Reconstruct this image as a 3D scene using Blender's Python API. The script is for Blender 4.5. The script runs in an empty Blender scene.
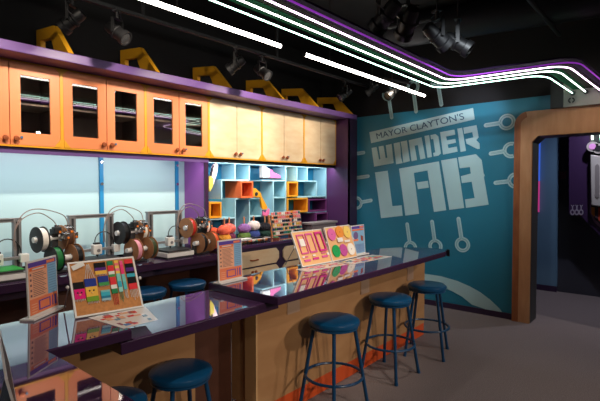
import bpy, bmesh, math, random
from mathutils import Vector, Matrix
random.seed(7)
S = bpy.context.scene
COL = S.collection
R = math.radians
# ---------------------------------------------------------------- camera
CAM_H = 1.5; FPX = 453.0; YAW = R(40.4); PITCH = math.atan(14.5/453.0)
cd = bpy.data.cameras.new('camera'); cam = bpy.data.objects.new('camera', cd); COL.objects.link(cam)
cd.sensor_width = 36; cd.lens = FPX/600*36; cd.clip_start = .05
cam.location = (0, 0, CAM_H); cam.rotation_euler = (R(90)-PITCH, 0, YAW-R(90))
S.camera = cam
# ---------------------------------------------------------------- world, exposure
w = bpy.data.worlds.new('world'); S.world = w; w.use_nodes = True
w.node_tree.nodes['Background'].inputs[0].default_value = (.55, .6, .8, 1)
w.node_tree.nodes['Background'].inputs[1].default_value = .09
S.view_settings.view_transform = 'Standard'; S.view_settings.look = 'None'
S.view_settings.exposure = 0.06; S.view_settings.gamma = 1; S.view_settings.use_curve_mapping = False
# ---------------------------------------------------------------- lights (the room's spots and strips, plus added fills)
def area(name, loc, sx, sy, power, color, rot=(0, 0, 0), spread=180):
    l = bpy.data.lights.new(name, 'AREA'); l.shape = 'RECTANGLE'; l.size = sx; l.size_y = sy
    l.energy = power; l.color = color; l.spread = R(spread)
    o = bpy.data.objects.new(name, l); COL.objects.link(o); o.location = loc; o.rotation_euler = rot; return o
def spot(name, loc, target, power, color, angle=50, blend=.6, r=.04):
    l = bpy.data.lights.new(name, 'SPOT'); l.energy = power; l.color = color
    l.spot_size = R(angle); l.spot_blend = blend; l.shadow_soft_size = r
    o = bpy.data.objects.new(name, l); COL.objects.link(o); o.location = loc
    o.rotation_euler = (Vector(target)-Vector(loc)).to_track_quat('-Z', 'Y').to_euler(); return o
WARM = (1, .87, .72); COOL = (.93, .97, 1)
# strips under the wall cabinets
area('under_cabinet_strip', (1.35, 3.805, 1.763), 3.0, .018, 10, COOL, (R(25), 0, 0))
area('under_cabinet_strip', (4.1, 3.805, 1.765), 2.1, .014, 10, COOL, (R(15), 0, 0))
# track spots washing the cabinets, mural and counter, with added fill spots among them
for x, p in ((.9, 82), (1.7, 64), (2.55, 76), (3.3, 115), (4.15, 72), (4.9, 32)):
    spot('track_and_fill_spot', (x, 2.62, 2.72), (x, 3.75, 1.95), p, WARM, 74, .8)
spot('track_and_fill_spot', (4.5, 1.4, 2.75), (5.39, 1.95, 2.3), 34, (.85, .85, 1), 50, 1)
spot('track_and_fill_spot', (3.2, 1.0, 2.9), (5.39, 2.5, 1.6), 150, (.85, .93, 1), 60, 1)
spot('track_and_fill_spot', (1.2, .9, 2.9), (1.5, 2.1, .9), 60, WARM, 60, .8)
spot('track_and_fill_spot', (2.6, .9, 2.9), (2.95, 2.1, .95), 100, WARM, 46, .8)
spot('track_and_fill_spot', (3.7, -2.8, 2.6), (3.2, 1.9, .35), 250, (1, .84, .70), 50, 1)  # unseen fill added behind the camera to lift the bar counter base
spot('track_and_fill_spot', (.8, -2.9, 2.3), (1.7, 2.1, .4), 190, (1, .82, .66), 42, 1)  # added fill from behind the camera, reaches under the low counter
spot('track_and_fill_spot', (4.4, -.2, 2.9), (5.38, .9, 1.8), 36, (1, .86, .74), 75, 1)
spot('unseen_fill_spot', (.6, -1.4, 3.3), (1.2, 2, .6), 60, (1, .9, .8), 100, 1, .03)  # unseen overhead fill behind the camera, added to brighten the counters
spot('unseen_fill_spot', (4.9, -2.4, 3.3), (4.6, .5, 0), 190, (1, .9, .86), 90, 1, .03)  # unseen fill added to even out the floor towards the portal
spot('track_and_fill_spot', (-.4, 1.8, 3.1), (2.6, 3.8, 2.78), 75, WARM, 40, .8)  # fill added to brighten the left faces of the yellow brackets
spot('hallway_light', (6.3, .6, 2.9), (6.8, .9, .3), 90, (.8, .82, 1), 120, 1)
# ---------------------------------------------------------------- materials
MATS = {}
def mat(name, c, rough=.5, metal=0, emit=None, es=0, spec=None, coat=0, noise=0, nscale=20, bump=0, trans=0, ior=None, alpha=1, stretch=(1, 1, 1), c2=None):
    if name in MATS: return MATS[name]
    m = bpy.data.materials.new(name); m.use_nodes = True; nt = m.node_tree; b = nt.nodes['Principled BSDF']
    I = b.inputs
    I['Base Color'].default_value = (*c, 1); I['Roughness'].default_value = rough; I['Metallic'].default_value = metal
    if emit: I['Emission Color'].default_value = (*emit, 1); I['Emission Strength'].default_value = es
    if spec is not None: I['Specular IOR Level'].default_value = spec
    if coat: I['Coat Weight'].default_value = coat; I['Coat Roughness'].default_value = .02
    if trans: I['Transmission Weight'].default_value = trans
    if ior: I['IOR'].default_value = ior
    I['Alpha'].default_value = alpha
    if noise or bump or c2:
        tc = nt.nodes.new('ShaderNodeTexCoord'); mp = nt.nodes.new('ShaderNodeMapping'); mp.inputs['Scale'].default_value = stretch
        no = nt.nodes.new('ShaderNodeTexNoise'); no.inputs['Scale'].default_value = nscale; no.inputs['Detail'].default_value = 5
        nt.links.new(tc.outputs['Object'], mp.inputs[0]); nt.links.new(mp.outputs[0], no.inputs['Vector'])
        if noise or c2:
            cr = nt.nodes.new('ShaderNodeValToRGB'); e = cr.color_ramp.elements
            e[0].position = .3; e[1].position = .7
            lo = c2 if c2 else tuple(v*(1-noise) for v in c)
            e[0].color = (*lo, 1); e[1].color = (*c, 1) if c2 else (*[min(1, v*(1+noise*.5)) for v in c], 1)
            nt.links.new(no.outputs['Fac'], cr.inputs[0]); nt.links.new(cr.outputs[0], I['Base Color'])
        if bump:
            bn = nt.nodes.new('ShaderNodeBump'); bn.inputs['Strength'].default_value = bump; bn.inputs['Distance'].default_value = .01
            nt.links.new(no.outputs['Fac'], bn.inputs['Height']); nt.links.new(bn.outputs[0], I['Normal'])
    MATS[name] = m; return m
def lin(r, g, b): # sRGB 0-255 to linear
    return tuple(((v/255+.055)/1.055)**2.4 if v > 10 else v/255/12.92 for v in (r, g, b))
PURPLE = mat('purple_laminate', lin(62, 36, 70), .35)
TOP = mat('glossy_purple_top', lin(80, 50, 88), .04, coat=1, spec=.5, ior=1.4); TOP.node_tree.nodes['Principled BSDF'].inputs['Coat IOR'].default_value = 1.48
EDGE = mat('purple_edge_band', lin(54, 32, 60), .25)
BEAM = mat('purple_beam', lin(100, 70, 130), .42)
SIDEP = mat('lavender_lit_purple', lin(142, 78, 156), .4)  # lightened so the colour carries the lavender light on the divider side
DARKP = mat('dark_purple_panel', lin(50, 32, 60), .4)
GLOSSP = mat('purple_underside', lin(110, 60, 130), .12)
TEAL = mat('teal_paint', lin(32, 118, 142), .45, noise=.08, nscale=1.5)
LETTER = mat('pale_aqua_paint', lin(168, 202, 204), .5, noise=.05, nscale=3)
MIDL = mat('mid_aqua_outline_paint', lin(108, 152, 160), .5)
LETTERD = mat('navy_lettering', lin(30, 70, 100), .5)
BLACK = mat('black_paint', (.003, .003, .0042), .8)
BLACKM = mat('black_metal', (.012, .012, .014), .4)
CHARC = mat('charcoal_plastic', (.02, .02, .022), .5)
ORANGE = mat('orange_laminate', lin(234, 138, 84), .4, noise=.04, nscale=2)
YEL = mat('yellow_trim', lin(224, 158, 28), .4)
YELB = mat('yellow_bracket', lin(222, 160, 30), .45)
PLY = mat('birch_plywood', lin(228, 206, 172), .4, c2=lin(216, 184, 144), nscale=3, stretch=(1.5, 1.5, 4))
PLYC = mat('counter_plywood', lin(184, 142, 98), .45, c2=lin(166, 122, 80), nscale=2.5, stretch=(1, 1, 3))
OAK = mat('oak_veneer', lin(196, 148, 106), .4, c2=lin(180, 130, 88), nscale=3, stretch=(1, 6, 1.2))
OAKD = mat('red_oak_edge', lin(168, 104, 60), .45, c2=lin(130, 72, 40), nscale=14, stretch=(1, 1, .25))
DKWOOD = mat('dark_brown_wood', lin(92, 56, 42), .5, noise=.25, nscale=6)
TOE = mat('orange_toe_kick', lin(206, 82, 34), .45)
CARPET = mat('carpet', lin(118, 107, 106), .95, noise=.3, nscale=120, bump=.5)
BLUEPANEL = mat('pale_blue_panel', lin(176, 206, 210), .3)
STRIPB = mat('blue_strip', lin(30, 130, 180), .4)
SHELFL = mat('light_blue_shelf', lin(160, 206, 218), .45)
SHELFBACK = mat('teal_blue_back', lin(34, 132, 172), .5)
YBOX = mat('yellow_box', lin(232, 160, 36), .45)
OBOX = mat('orange_box', lin(224, 108, 58), .45)
NAVY = mat('navy_vinyl', lin(16, 74, 116), .28, noise=.06, nscale=30)
NAVYM = mat('navy_metal', lin(14, 62, 100), .3)
GLASS = mat('clear_glass', (1, 1, 1), 0, trans=1, ior=1.6)
CABIN = mat('cabinet_interior', lin(96, 82, 76), .6)
CHROME = mat('steel', (.6, .6, .62), .25, 1)
ALU = mat('grey_aluminium', lin(140, 138, 140), .4, .5)
COPPER = mat('copper_knob', lin(176, 96, 60), .3, .6)
WHITEP = mat('white_plastic', lin(222, 220, 216), .4)
PAPER = mat('white_paper', lin(238, 234, 228), .6)
CORK = mat('cork', lin(196, 132, 74), .8, noise=.18, nscale=60)
PEACH = mat('peach_panel', lin(236, 184, 128), .6, noise=.04, nscale=10)
CARD = mat('brown_cardboard', lin(164, 112, 72), .7, noise=.1, nscale=20)
WOODP = mat('wooden_peg', lin(196, 128, 84), .5)
LAMPW = mat('lit_white_tube', (1, 1, 1), .4, emit=(1, .93, .84), es=11)
ACRYL = mat('clear_acrylic', (1, 1, 1), .05, trans=1, ior=1.3)
GREYB = mat('grey_plastic_case', lin(140, 132, 130), .5)
def colm(name, r, g, b, rough=.7): return mat(name, lin(r, g, b), rough)
# ---------------------------------------------------------------- geometry helpers
class MB:
    def __init__(s): s.b = bmesh.new()
    def box(s, x0, x1, y0, y1, z0, z1, M=None):
        v = [s.b.verts.new((x, y, z)) for z in (z0, z1) for y in (y0, y1) for x in (x0, x1)]
        for f in ((0, 2, 3, 1), (4, 5, 7, 6), (0, 1, 5, 4), (2, 6, 7, 3), (0, 4, 6, 2), (1, 3, 7, 5)): s.b.faces.new([v[i] for i in f])
        if M: bmesh.ops.transform(s.b, matrix=M, verts=v)
        return s
    def ring(s, c, ax, r, n):
        ax = Vector(ax).normalized(); u = ax.orthogonal().normalized(); q = ax.cross(u)
        return [s.b.verts.new(Vector(c)+r*(math.cos(2*math.pi*i/n)*u+math.sin(2*math.pi*i/n)*q)) for i in range(n)]
    def cyl(s, p0, p1, r0, r1=None, n=16):
        r1 = r0 if r1 is None else r1; ax = Vector(p1)-Vector(p0)
        a = s.ring(p0, ax, r0, n); b = s.ring(p1, ax, r1, n)
        for i in range(n): s.b.faces.new((a[i], a[(i+1) % n], b[(i+1) % n], b[i]))
        s.b.faces.new(a[::-1]); s.b.faces.new(b); return s
    def tube(s, pts, r, n=8):
        pts = [Vector(p) for p in pts]; prev = None; u = None
        for i, p in enumerate(pts):
            t = (pts[min(i+1, len(pts)-1)]-pts[max(i-1, 0)]).normalized()
            if u is None: u = t.orthogonal().normalized()
            u = (u-t*u.dot(t)).normalized(); q = t.cross(u)
            rg = [s.b.verts.new(p+r*(math.cos(2*math.pi*k/n)*u+math.sin(2*math.pi*k/n)*q)) for k in range(n)]
            if prev:
                for k in range(n): s.b.faces.new((prev[k], prev[(k+1) % n], rg[(k+1) % n], rg[k]))
            else: s.b.faces.new(rg[::-1])
            prev = rg
        s.b.faces.new(prev); return s
    def prism(s, poly, ax, a0, a1):
        def P(p, a): return ((a, p[0], p[1]), (p[0], a, p[1]), (p[0], p[1], a))[ax]
        A = [s.b.verts.new(P(p, a0)) for p in poly]; B = [s.b.verts.new(P(p, a1)) for p in poly]; n = len(poly)
        s.b.faces.new(A); s.b.faces.new(B[::-1])
        for i in range(n): s.b.faces.new((A[i], B[i], B[(i+1) % n], A[(i+1) % n]))
        return s
    def frame(s, outer, inner, ax, a0, a1):     # outer and inner polygons with the same count
        def P(p, a): return ((a, p[0], p[1]), (p[0], a, p[1]), (p[0], p[1], a))[ax]
        n = len(outer); V = [[s.b.verts.new(P(p, a)) for p in L] for a in (a0, a1) for L in (outer, inner)]
        O0, I0, O1, I1 = V
        for i in range(n):
            j = (i+1) % n
            for q in ((O0[i], O0[j], I0[j], I0[i]), (O1[i], I1[i], I1[j], O1[j]), (O0[i], O1[i], O1[j], O0[j]), (I0[i], I0[j], I1[j], I1[i])): s.b.faces.new(q)
        return s
    def lathe(s, prof, c=(0, 0, 0), n=28, M=None):
        rows = []; vs = []
        for r, z in prof:
            rows.append([s.b.verts.new((c[0]+r*math.cos(2*math.pi*i/n), c[1]+r*math.sin(2*math.pi*i/n), c[2]+z)) for i in range(n)] if r > 1e-5 else [s.b.verts.new((c[0], c[1], c[2]+z))]); vs += rows[-1]
        for a, b in zip(rows, rows[1:]):
            for i in range(n):
                j = (i+1) % n
                if len(a) == 1 and len(b) == 1: continue
                if len(a) == 1: s.b.faces.new((a[0], b[j], b[i]))
                elif len(b) == 1: s.b.faces.new((a[i], a[j], b[0]))
                else: s.b.faces.new((a[i], a[j], b[j], b[i]))
        if M: bmesh.ops.transform(s.b, matrix=M, verts=vs)
        return s
    def ball(s, c, r, sc=(1, 1, 1), u=14, v=9, jit=0):
        g = bmesh.ops.create_uvsphere(s.b, u_segments=u, v_segments=v, radius=r)['verts']
        for q in g:
            k = 1+random.uniform(-jit, jit)
            q.co = Vector((q.co.x*sc[0]*k+c[0], q.co.y*sc[1]*k+c[1], q.co.z*sc[2]*k+c[2]))
        return s
    def torus(s, c, Rr, r, n=32, m=8, M=None):
        rows = []
        for i in range(n):
            a = 2*math.pi*i/n
            rows.append([s.b.verts.new((c[0]+(Rr+r*math.cos(2*math.pi*k/m))*math.cos(a), c[1]+(Rr+r*math.cos(2*math.pi*k/m))*math.sin(a), c[2]+r*math.sin(2*math.pi*k/m))) for k in range(m)])
        for i in range(n):
            for k in range(m): s.b.faces.new((rows[i][k], rows[(i+1) % n][k], rows[(i+1) % n][(k+1) % m], rows[i][(k+1) % m]))
        if M: bmesh.ops.transform(s.b, matrix=M, verts=[v for rw in rows for v in rw])
        return s
    def done(s, name, m, parent=None, bevel=0, smooth=False, local=False):
        bm = s.b
        bmesh.ops.recalc_face_normals(bm, faces=bm.faces)
        if bevel: bmesh.ops.bevel(bm, geom=[e for e in bm.edges if len(e.link_faces) == 2 and e.calc_face_angle(0) > .5], offset=bevel, segments=2, profile=.5, affect='EDGES')
        if not local:
            if parent:
                off = Vector((0, 0, 0)); p = parent
                while p: off += p.location; p = p.parent
            else:
                xs = [v.co for v in bm.verts]; lo = [min(c[i] for c in xs) for i in range(3)]; hi = [max(c[i] for c in xs) for i in range(3)]
                off = Vector(((lo[0]+hi[0])/2, (lo[1]+hi[1])/2, lo[2]))
            bmesh.ops.translate(bm, verts=bm.verts, vec=-off)
        me = bpy.data.meshes.new(name); bm.to_mesh(me); bm.free()
        if smooth:
            for p in me.polygons: p.use_smooth = True
            try: me.set_sharp_from_angle(angle=R(38))
            except Exception: pass
        me.materials.append(m)
        o = bpy.data.objects.new(name, me); COL.objects.link(o)
        if parent: o.parent = parent
        elif not local: o.location = off
        return o
def box(name, x0, x1, y0, y1, z0, z1, m, parent=None, bevel=0, local=False): return MB().box(x0, x1, y0, y1, z0, z1).done(name, m, parent, bevel, local=local)
def st(o): o['kind'] = 'structure'; return o
def tag(o, label, cat, group=None):
    o['label'] = label; o['category'] = cat
    if group: o['group'] = group
    return o
def thing(name, label, cat, loc=(0, 0, 0), group=None, rot=None):
    o = bpy.data.objects.new(name, None); COL.objects.link(o); o.location = loc; o.empty_display_size = .1
    if rot: o.rotation_euler = rot
    return tag(o, label, cat, group)
def kids(o): return [c for c in COL.objects if c.parent == o]
def dup(root, loc, rz=None, label=None, parent=None):
    c = root.copy(); COL.objects.link(c); c.parent = parent
    if parent is None:
        c.location = loc
        if rz is not None: c.rotation_euler = (0, 0, rz)
        if label: c['label'] = label
    for k in kids(root): dup(k, None, parent=c)
    return c
def rect(x0, x1, z0, z1): return [(x0, z0), (x1, z0), (x1, z1), (x0, z1)]
# camera ray helper: where the sight line of a picture point meets a real plane (used to read positions off walls)
_F0 = Vector((math.cos(YAW), math.sin(YAW), 0)); _R = Vector((math.sin(YAW), -math.cos(YAW), 0))
_F = _F0*math.cos(PITCH)-Vector((0, 0, 1))*math.sin(PITCH); _U = _R.cross(_F)
def at(x, y, ax, v):
    d = _F*FPX+_R*(x-300)+_U*(200.5-y); C = Vector((0, 0, CAM_H)); return C+d*((v-C[ax])/d[ax])

# ================================================================ SETTING
BW = 4.16   # back wall
st(box('floor', -3, 9, -3.2, 5, -.1, 0, CARPET))
st(box('ceiling', -3, 9, -3.2, 5, 3.4, 3.5, BLACK))
st(box('wall_back', -3, 5.39, BW, BW+.1, 0, 3.4, BLACK))
st(box('wall_left', -3.1, -3, -3.2, 4.26, 0, 3.4, DARKP))
st(box('wall_front', -3, 9, -3.3, -3.2, 0, 3.4, DARKP))
wr = st(box('wall_right', 5.39, 5.52, 1.31, 4.26, 0, 2.462, TEAL))
st(box('wall_right_upper', 5.392, 5.52, -3.2, 4.26, 2.462, 3.4, BLACK))
st(box('wall_right_near', 5.39, 5.52, -3.2, -.6, 0, 2.462, TEAL))
st(box('wall_right_lintel', 5.39, 5.52, -.6, 1.31, 2.15, 2.462, TEAL))
st(box('baseboard_right', 5.375, 5.39, 1.46, 3.52, 0, .065, DARKP))
# far side of the portal
st(box('wall_far', 7.25, 7.35, -1, 5, 0, 3.4, mat('charcoal_wall', lin(52, 52, 62), .6)))
st(box('trim_1', 7.2, 7.25, 1.36, 2.4, .07, 3.2, mat('slate_blue_panel', lin(92, 124, 150), .5)))
st(box('baseboard_far', 7.19, 7.25, 1.36, 2.4, 0, .08, DARKP))
st(box('wall_far_side', 5.52, 7.25, 2.4, 2.5, 0, 3.4, BLACK))
# portal
def chamf(y0, y1, z0, z1, c): return [(y0, z0), (y1, z0), (y1, z1-c), (y1-c, z1), (y0+c, z1), (y0, z1-c)]
po = []
PY0, PY1 = -.78, 1.445; IY0, IY1 = -.6, 1.27; PZ1 = 2.305; IZ = 2.035
def arc(cx, cz, r, a0, a1, n=6): return [(cx+r*math.cos(R(a0+(a1-a0)*i/n)), cz+r*math.sin(R(a0+(a1-a0)*i/n))) for i in range(n+1)]
outer = [(PY1, 0)]+arc(PY1-.14, PZ1-.14, .14, 0, 90)+arc(PY0+.14, PZ1-.14, .14, 90, 180)+[(PY0, 0)]
inner = [(IY1, 0)]+[(IY1-.06*i/6, IZ-.06+.06*i/6) for i in range(7)]+[(IY0+.06-.06*i/6, IZ-.06*i/6) for i in range(7)]+[(IY0, 0)]
m = MB(); n = len(outer)
def P3(p, a): return (a, p[0], p[1])
V = [[m.b.verts.new(P3(p, a)) for p in L] for a in (5.34, 5.56) for L in (outer, inner)]
for i in range(n-1):
    j = i+1; O0, I0, O1, I1 = V
    for q in ((O0[i], O0[j], I0[j], I0[i]), (O1[i], I1[i], I1[j], O1[j]), (O0[i], O1[i], O1[j], O0[j]), (I0[i], I0[j], I1[j], I1[i])): m.b.faces.new(q)
door = st(m.done('door_1', OAK))
# darker edge band down the left side of the portal, following its rounded corner
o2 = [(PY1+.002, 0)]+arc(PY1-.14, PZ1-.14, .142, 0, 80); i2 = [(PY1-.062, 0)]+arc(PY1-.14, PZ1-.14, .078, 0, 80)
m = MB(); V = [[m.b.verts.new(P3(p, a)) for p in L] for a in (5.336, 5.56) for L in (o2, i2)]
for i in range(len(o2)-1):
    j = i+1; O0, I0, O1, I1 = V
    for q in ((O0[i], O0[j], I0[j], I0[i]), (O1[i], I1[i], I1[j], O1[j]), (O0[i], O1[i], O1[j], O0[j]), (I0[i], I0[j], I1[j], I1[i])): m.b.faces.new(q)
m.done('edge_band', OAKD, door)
jam = MB(); ji = [(y*1.0, z) for y, z in inner]
V = [[jam.b.verts.new(P3((y-(.006 if y > .3 else -.006), z-.006), a)) for y, z in inner] for a in (5.36, 5.62)]
for i in range(n-1): jam.b.faces.new((V[0][i], V[0][i+1], V[1][i+1], V[1][i]))
jam.done('jamb_lining', CHARC, door)

# ================================================================ MURAL (painted on the right wall)
mural = thing('wall_mural', 'pale aqua block lettering and wrench shapes painted across the teal wall', 'mural', (5.39, 2.3, 0))
WX = 5.39
def wp(x, y): p = at(x, y, 0, WX); return (p.y, p.z)
def decal(name, pts, m=LETTER, t=.004, x=WX):
    return MB().prism([wp(*p) for p in pts], 0, x-t, x-.0005).done(name, m, mural)
z1 = lambda L: [(365+a/6.683, 105+b/6.683) for a, b in L]
z2 = lambda L: [(420+a/6.683, 100+b/6.683) for a, b in L]
z3 = lambda L: [(365+a/5.73, 155+b/5.73) for a, b in L]
z4 = lambda L: [(425+a/5.73, 150+b/5.73) for a, b in L]
decal('banner', z1([(30, 182), (42, 255)])+z2([(366, 130), (355, 53)]))
decal('letter', z1([(45, 287), (78, 281), (94, 364), (104, 362), (92, 278), (124, 272), (138, 355), (150, 352), (140, 269), (178, 260), (192, 388), (62, 412)]))
decal('letter', z1([(192, 257), (232, 248), (237, 280), (241, 350), (252, 388), (209, 396)]))
decal('letter', z1([(238, 246), (280, 237), (300, 375), (257, 386), (253, 350), (245, 280)]))
decal('letter', z1([(293, 236), (378, 216), (405, 356), (371, 364), (354, 268), (332, 272), (348, 368), (312, 376)]))
decal('letter', [(424.6, 136), (429.2, 135.2), (432, 156.9), (427.6, 157.7)])
decal('letter', [(430.5, 135.1), (435.7, 134.1), (438.4, 136.5), (441, 153.5), (438.5, 155.6), (433.8, 156.5), (433.3, 153), (435.4, 152.3), (433.4, 139), (431.1, 139.3)])
decal('letter', z2([(135, 215), (230, 198), (236, 232), (174, 244), (180, 270), (236, 260), (241, 285), (185, 297), (190, 322), (246, 311), (252, 345), (155, 365)]))
decal('letter', z2([(250, 192), (282, 186), (308, 340), (272, 347)]))
decal('letter', z2([(290, 185), (378, 168), (392, 250), (376, 268), (398, 290), (400, 327), (384, 328), (312, 292), (305, 262), (357, 250), (350, 215), (296, 226)]))
decal('letter', z3([(58, 100), (130, 90), (157, 293), (210, 288), (216, 348), (93, 362)]))
decal('letter', z3([(196, 78)])+z4([(80, 65), (122, 345), (52, 355), (15, 117)])+z3([(280, 103), (310, 337), (232, 347)]))
decal('letter_crossbar', z3([(297, 157), (360, 148), (366, 187), (304, 196)]))
decal('letter', z4([(93, 60), (182, 45), (225, 332), (140, 343)]))
decal('letter', z4([(190, 42), (292, 24), (325, 58), (336, 133), (343, 145), (338, 157), (365, 313), (235, 332), (230, 283), (285, 275), (268, 182), (212, 190), (206, 150), (263, 135), (258, 98), (200, 105)]))
# banner words: outlines of the built-in font laid along the slanted banner
def words(txt, p0, p1, ptop, m, parent, ax=0, off=-.0055, name='banner_text', fit=1):
    cu = bpy.data.curves.new('t', 'FONT'); cu.body = txt; cu.size = 1; cu.extrude = 0; cu.offset = 0
    to = bpy.data.objects.new('t', cu); COL.objects.link(to)
    dg = bpy.context.evaluated_depsgraph_get(); me = bpy.data.meshes.new_from_object(to.evaluated_get(dg))
    bpy.data.objects.remove(to)
    xs = [v.co.x for v in me.vertices]; ys = [v.co.y for v in me.vertices]; x0, x1, y0, y1 = min(xs), max(xs), min(ys), max(ys)
    P0, P1, PT = Vector(p0), Vector(p1), Vector(ptop); U = P1-P0; V_ = PT-P0
    nrm = U.cross(V_).normalized()
    for v in me.vertices:
        a = (v.co.x-x0)/(x1-x0); b = (v.co.y-y0)/(y1-y0); v.co = P0+U*a+V_*b
    bm = bmesh.new(); bm.from_mesh(me)
    bmesh.ops.translate(bm, verts=bm.verts, vec=nrm*.002)
    ex = bmesh.ops.extrude_face_region(bm, geom=bm.faces[:]); bmesh.ops.translate(bm, verts=[e for e in ex['geom'] if isinstance(e, bmesh.types.BMVert)], vec=nrm*.001)
    q = MB(); q.b.free(); q.b = bm
    return q.done(name, m, parent)
tp = lambda x, y: at(x, y, 0, WX-.004)
words("MAYOR CLAYTON'S", tp(377.2, 139.0), tp(464.6, 119.3), tp(376.0, 133.2), LETTERD, mural)
# wrench symbols: ring with a round-ended stem
def wrench(cx, cy, ex, ey, ro=.092, hw=.024, ri=.05, gap=None, clip=None):
    c = Vector(wp(cx, cy)); e = Vector(wp(ex, ey)); d = (e-c).normalized(); q = Vector((-d.y, d.x))
    a0 = math.atan2(d.y, d.x); da = math.asin(hw/ro)
    m = MB(); N = 26; ang = [a0+da+(2*math.pi-2*da)*i/N for i in range(N+1)]
    if gap: ang = [a for a in ang if not (gap[0] < (math.degrees(a-a0) % 360) < gap[1])]
    for k in range(len(ang)-1):
        if ang[k+1]-ang[k] > .4: continue
        pts = [c+ro*Vector((math.cos(t), math.sin(t))) for t in ang[k:k+2]]+[c+ri*Vector((math.cos(t), math.sin(t))) for t in (ang[k+1], ang[k])]
        if clip and min(p.x for p in pts) < clip[0] or clip and max(p.x for p in pts) > clip[1]: continue
        m.prism([tuple(p) for p in pts], 0, WX-.004, WX-.0005)
    s0 = c+d*ri
    cap = [e+hw*(math.cos(t)*d+math.sin(t)*q) for t in [-math.pi/2+math.pi*i/8 for i in range(9)]]
    poly = [s0-q*hw]+cap+[s0+q*hw]
    m.prism([tuple(p) for p in poly], 0, WX-.004, WX-.0005)
    o = m.done('wrench_symbol', LETTER, mural)
    # thin darker centre line of the painted outline
    m = MB(); rm = (ro+ri)/2; w_ = .0035
    ang = [a0+da*.6+(2*math.pi-da*1.2)*i/N for i in range(N+1)]
    if gap: ang = [a for a in ang if not (gap[0] < (math.degrees(a-a0) % 360) < gap[1])]
    for k in range(len(ang)-1):
        if ang[k+1]-ang[k] > .4: continue
        pts = [c+(rm+w_)*Vector((math.cos(t), math.sin(t))) for t in ang[k:k+2]]+[c+(rm-w_)*Vector((math.cos(t), math.sin(t))) for t in (ang[k+1], ang[k])]
        if clip and min(p.x for p in pts) < clip[0] or clip and max(p.x for p in pts) > clip[1]: continue
        m.prism([tuple(p) for p in pts], 0, WX-.0055, WX-.004)
    for sg in (-1, 1):
        a = c+d*rm+q*sg*.006; b = e+q*sg*.006
        m.prism([tuple(a-q*w_*.6), tuple(b-q*w_*.6), tuple(b+q*w_*.6), tuple(a+q*w_*.6)], 0, WX-.0055, WX-.004)
    m.done('symbol_line', MIDL, o)
wrench(507, 122, 486, 125.3); wrench(511.3, 150, 491, 153.6, clip=(1.446, 9)); wrench(516, 180.5, 495.8, 182.8, clip=(1.446, 9))
wrench(344, 155.5, 363.8, 152.6, clip=(0, 3.52)); wrench(350, 178.8, 368.2, 176.2, clip=(0, 3.52)); wrench(357, 203, 371, 200.4)
wrench(410.5, 247.8, 407.2, 224.2); wrench(435.5, 246.3, 432.1, 221.7); wrench(462.5, 244.6, 458.5, 218.8)
wrench(388.3, 94, 391.8, 117.5, gap=(120, 200)); wrench(413, 87, 416.2, 111.5); wrench(437.5, 80, 441.4, 104.6)
op = [(417, 273.3), (425, 273.7), (441, 276.2), (457.5, 281), (470, 286.5), (480, 292), (490, 299.5), (500, 309), (502, 312), (488, 310)]
ip = [(472, 304.5), (462, 296.5), (452, 291), (440, 286), (430, 283.5), (417, 281.5)]
decal('painted_arc', op+ip)

# ================================================================ CABINET WALL
XS = 5.19
col = thing('wall_column', 'dark purple column where the cabinet wall meets the teal wall', 'column', (5.29, 3.8, 0))
box('side_panel', XS, XS+.02, 3.53, BW, 0, 2.42, SIDEP if False else mat('column_side_purple', lin(84, 46, 90), .35), col)
box('front_panel', XS, 5.388, 3.53, 3.55, 0, 2.42, DARKP, col)
beam = tag(box('soffit_beam', -1.2, 5.388, 3.53, BW, 2.425, 2.495, BEAM, bevel=.006), 'long glossy purple beam running above all the wall cabinets', 'beam')
# yellow brackets standing on the beam
def bracket():
    t = thing('beam_bracket', '', 'bracket', (0, 3.53, 2.495), 'yellow hooks on top of the purple beam')
    o = [(.0, 0), (.26, .26), (.61, .30), (.61, 0)]; i = [(.26, .07), (.32, .175), (.53, .20), (.53, .07)]
    MB().frame(o, i, 0, -.02, .02).done('plate', YELB, t, local=True); return t
b0 = bracket(); b0.location = (.78, 3.53, 2.495); b0['label'] = 'yellow angular bracket at the left end of the beam'
labs = ['yellow angular bracket on the beam above the boundary of the first glass-door cabinet', 'yellow angular bracket on the beam above the second glass-door cabinet boundary, left of two spotlights',
        'yellow angular bracket on the beam where orange cabinets turn to pale plywood', 'yellow angular bracket on the beam above the first pale plywood cabinet boundary',
        'yellow angular bracket on the beam above the last plywood cabinet boundary', 'yellow angular bracket on the beam nearest the teal wall']
b0.location.x = 1.5; b0['label'] = labs[0]
for X, l in zip((2.235, 3.07, 3.86, 4.5, 5.27), labs[1:]): dup(b0, (X, 3.53, 2.495), 0, l)
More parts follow.
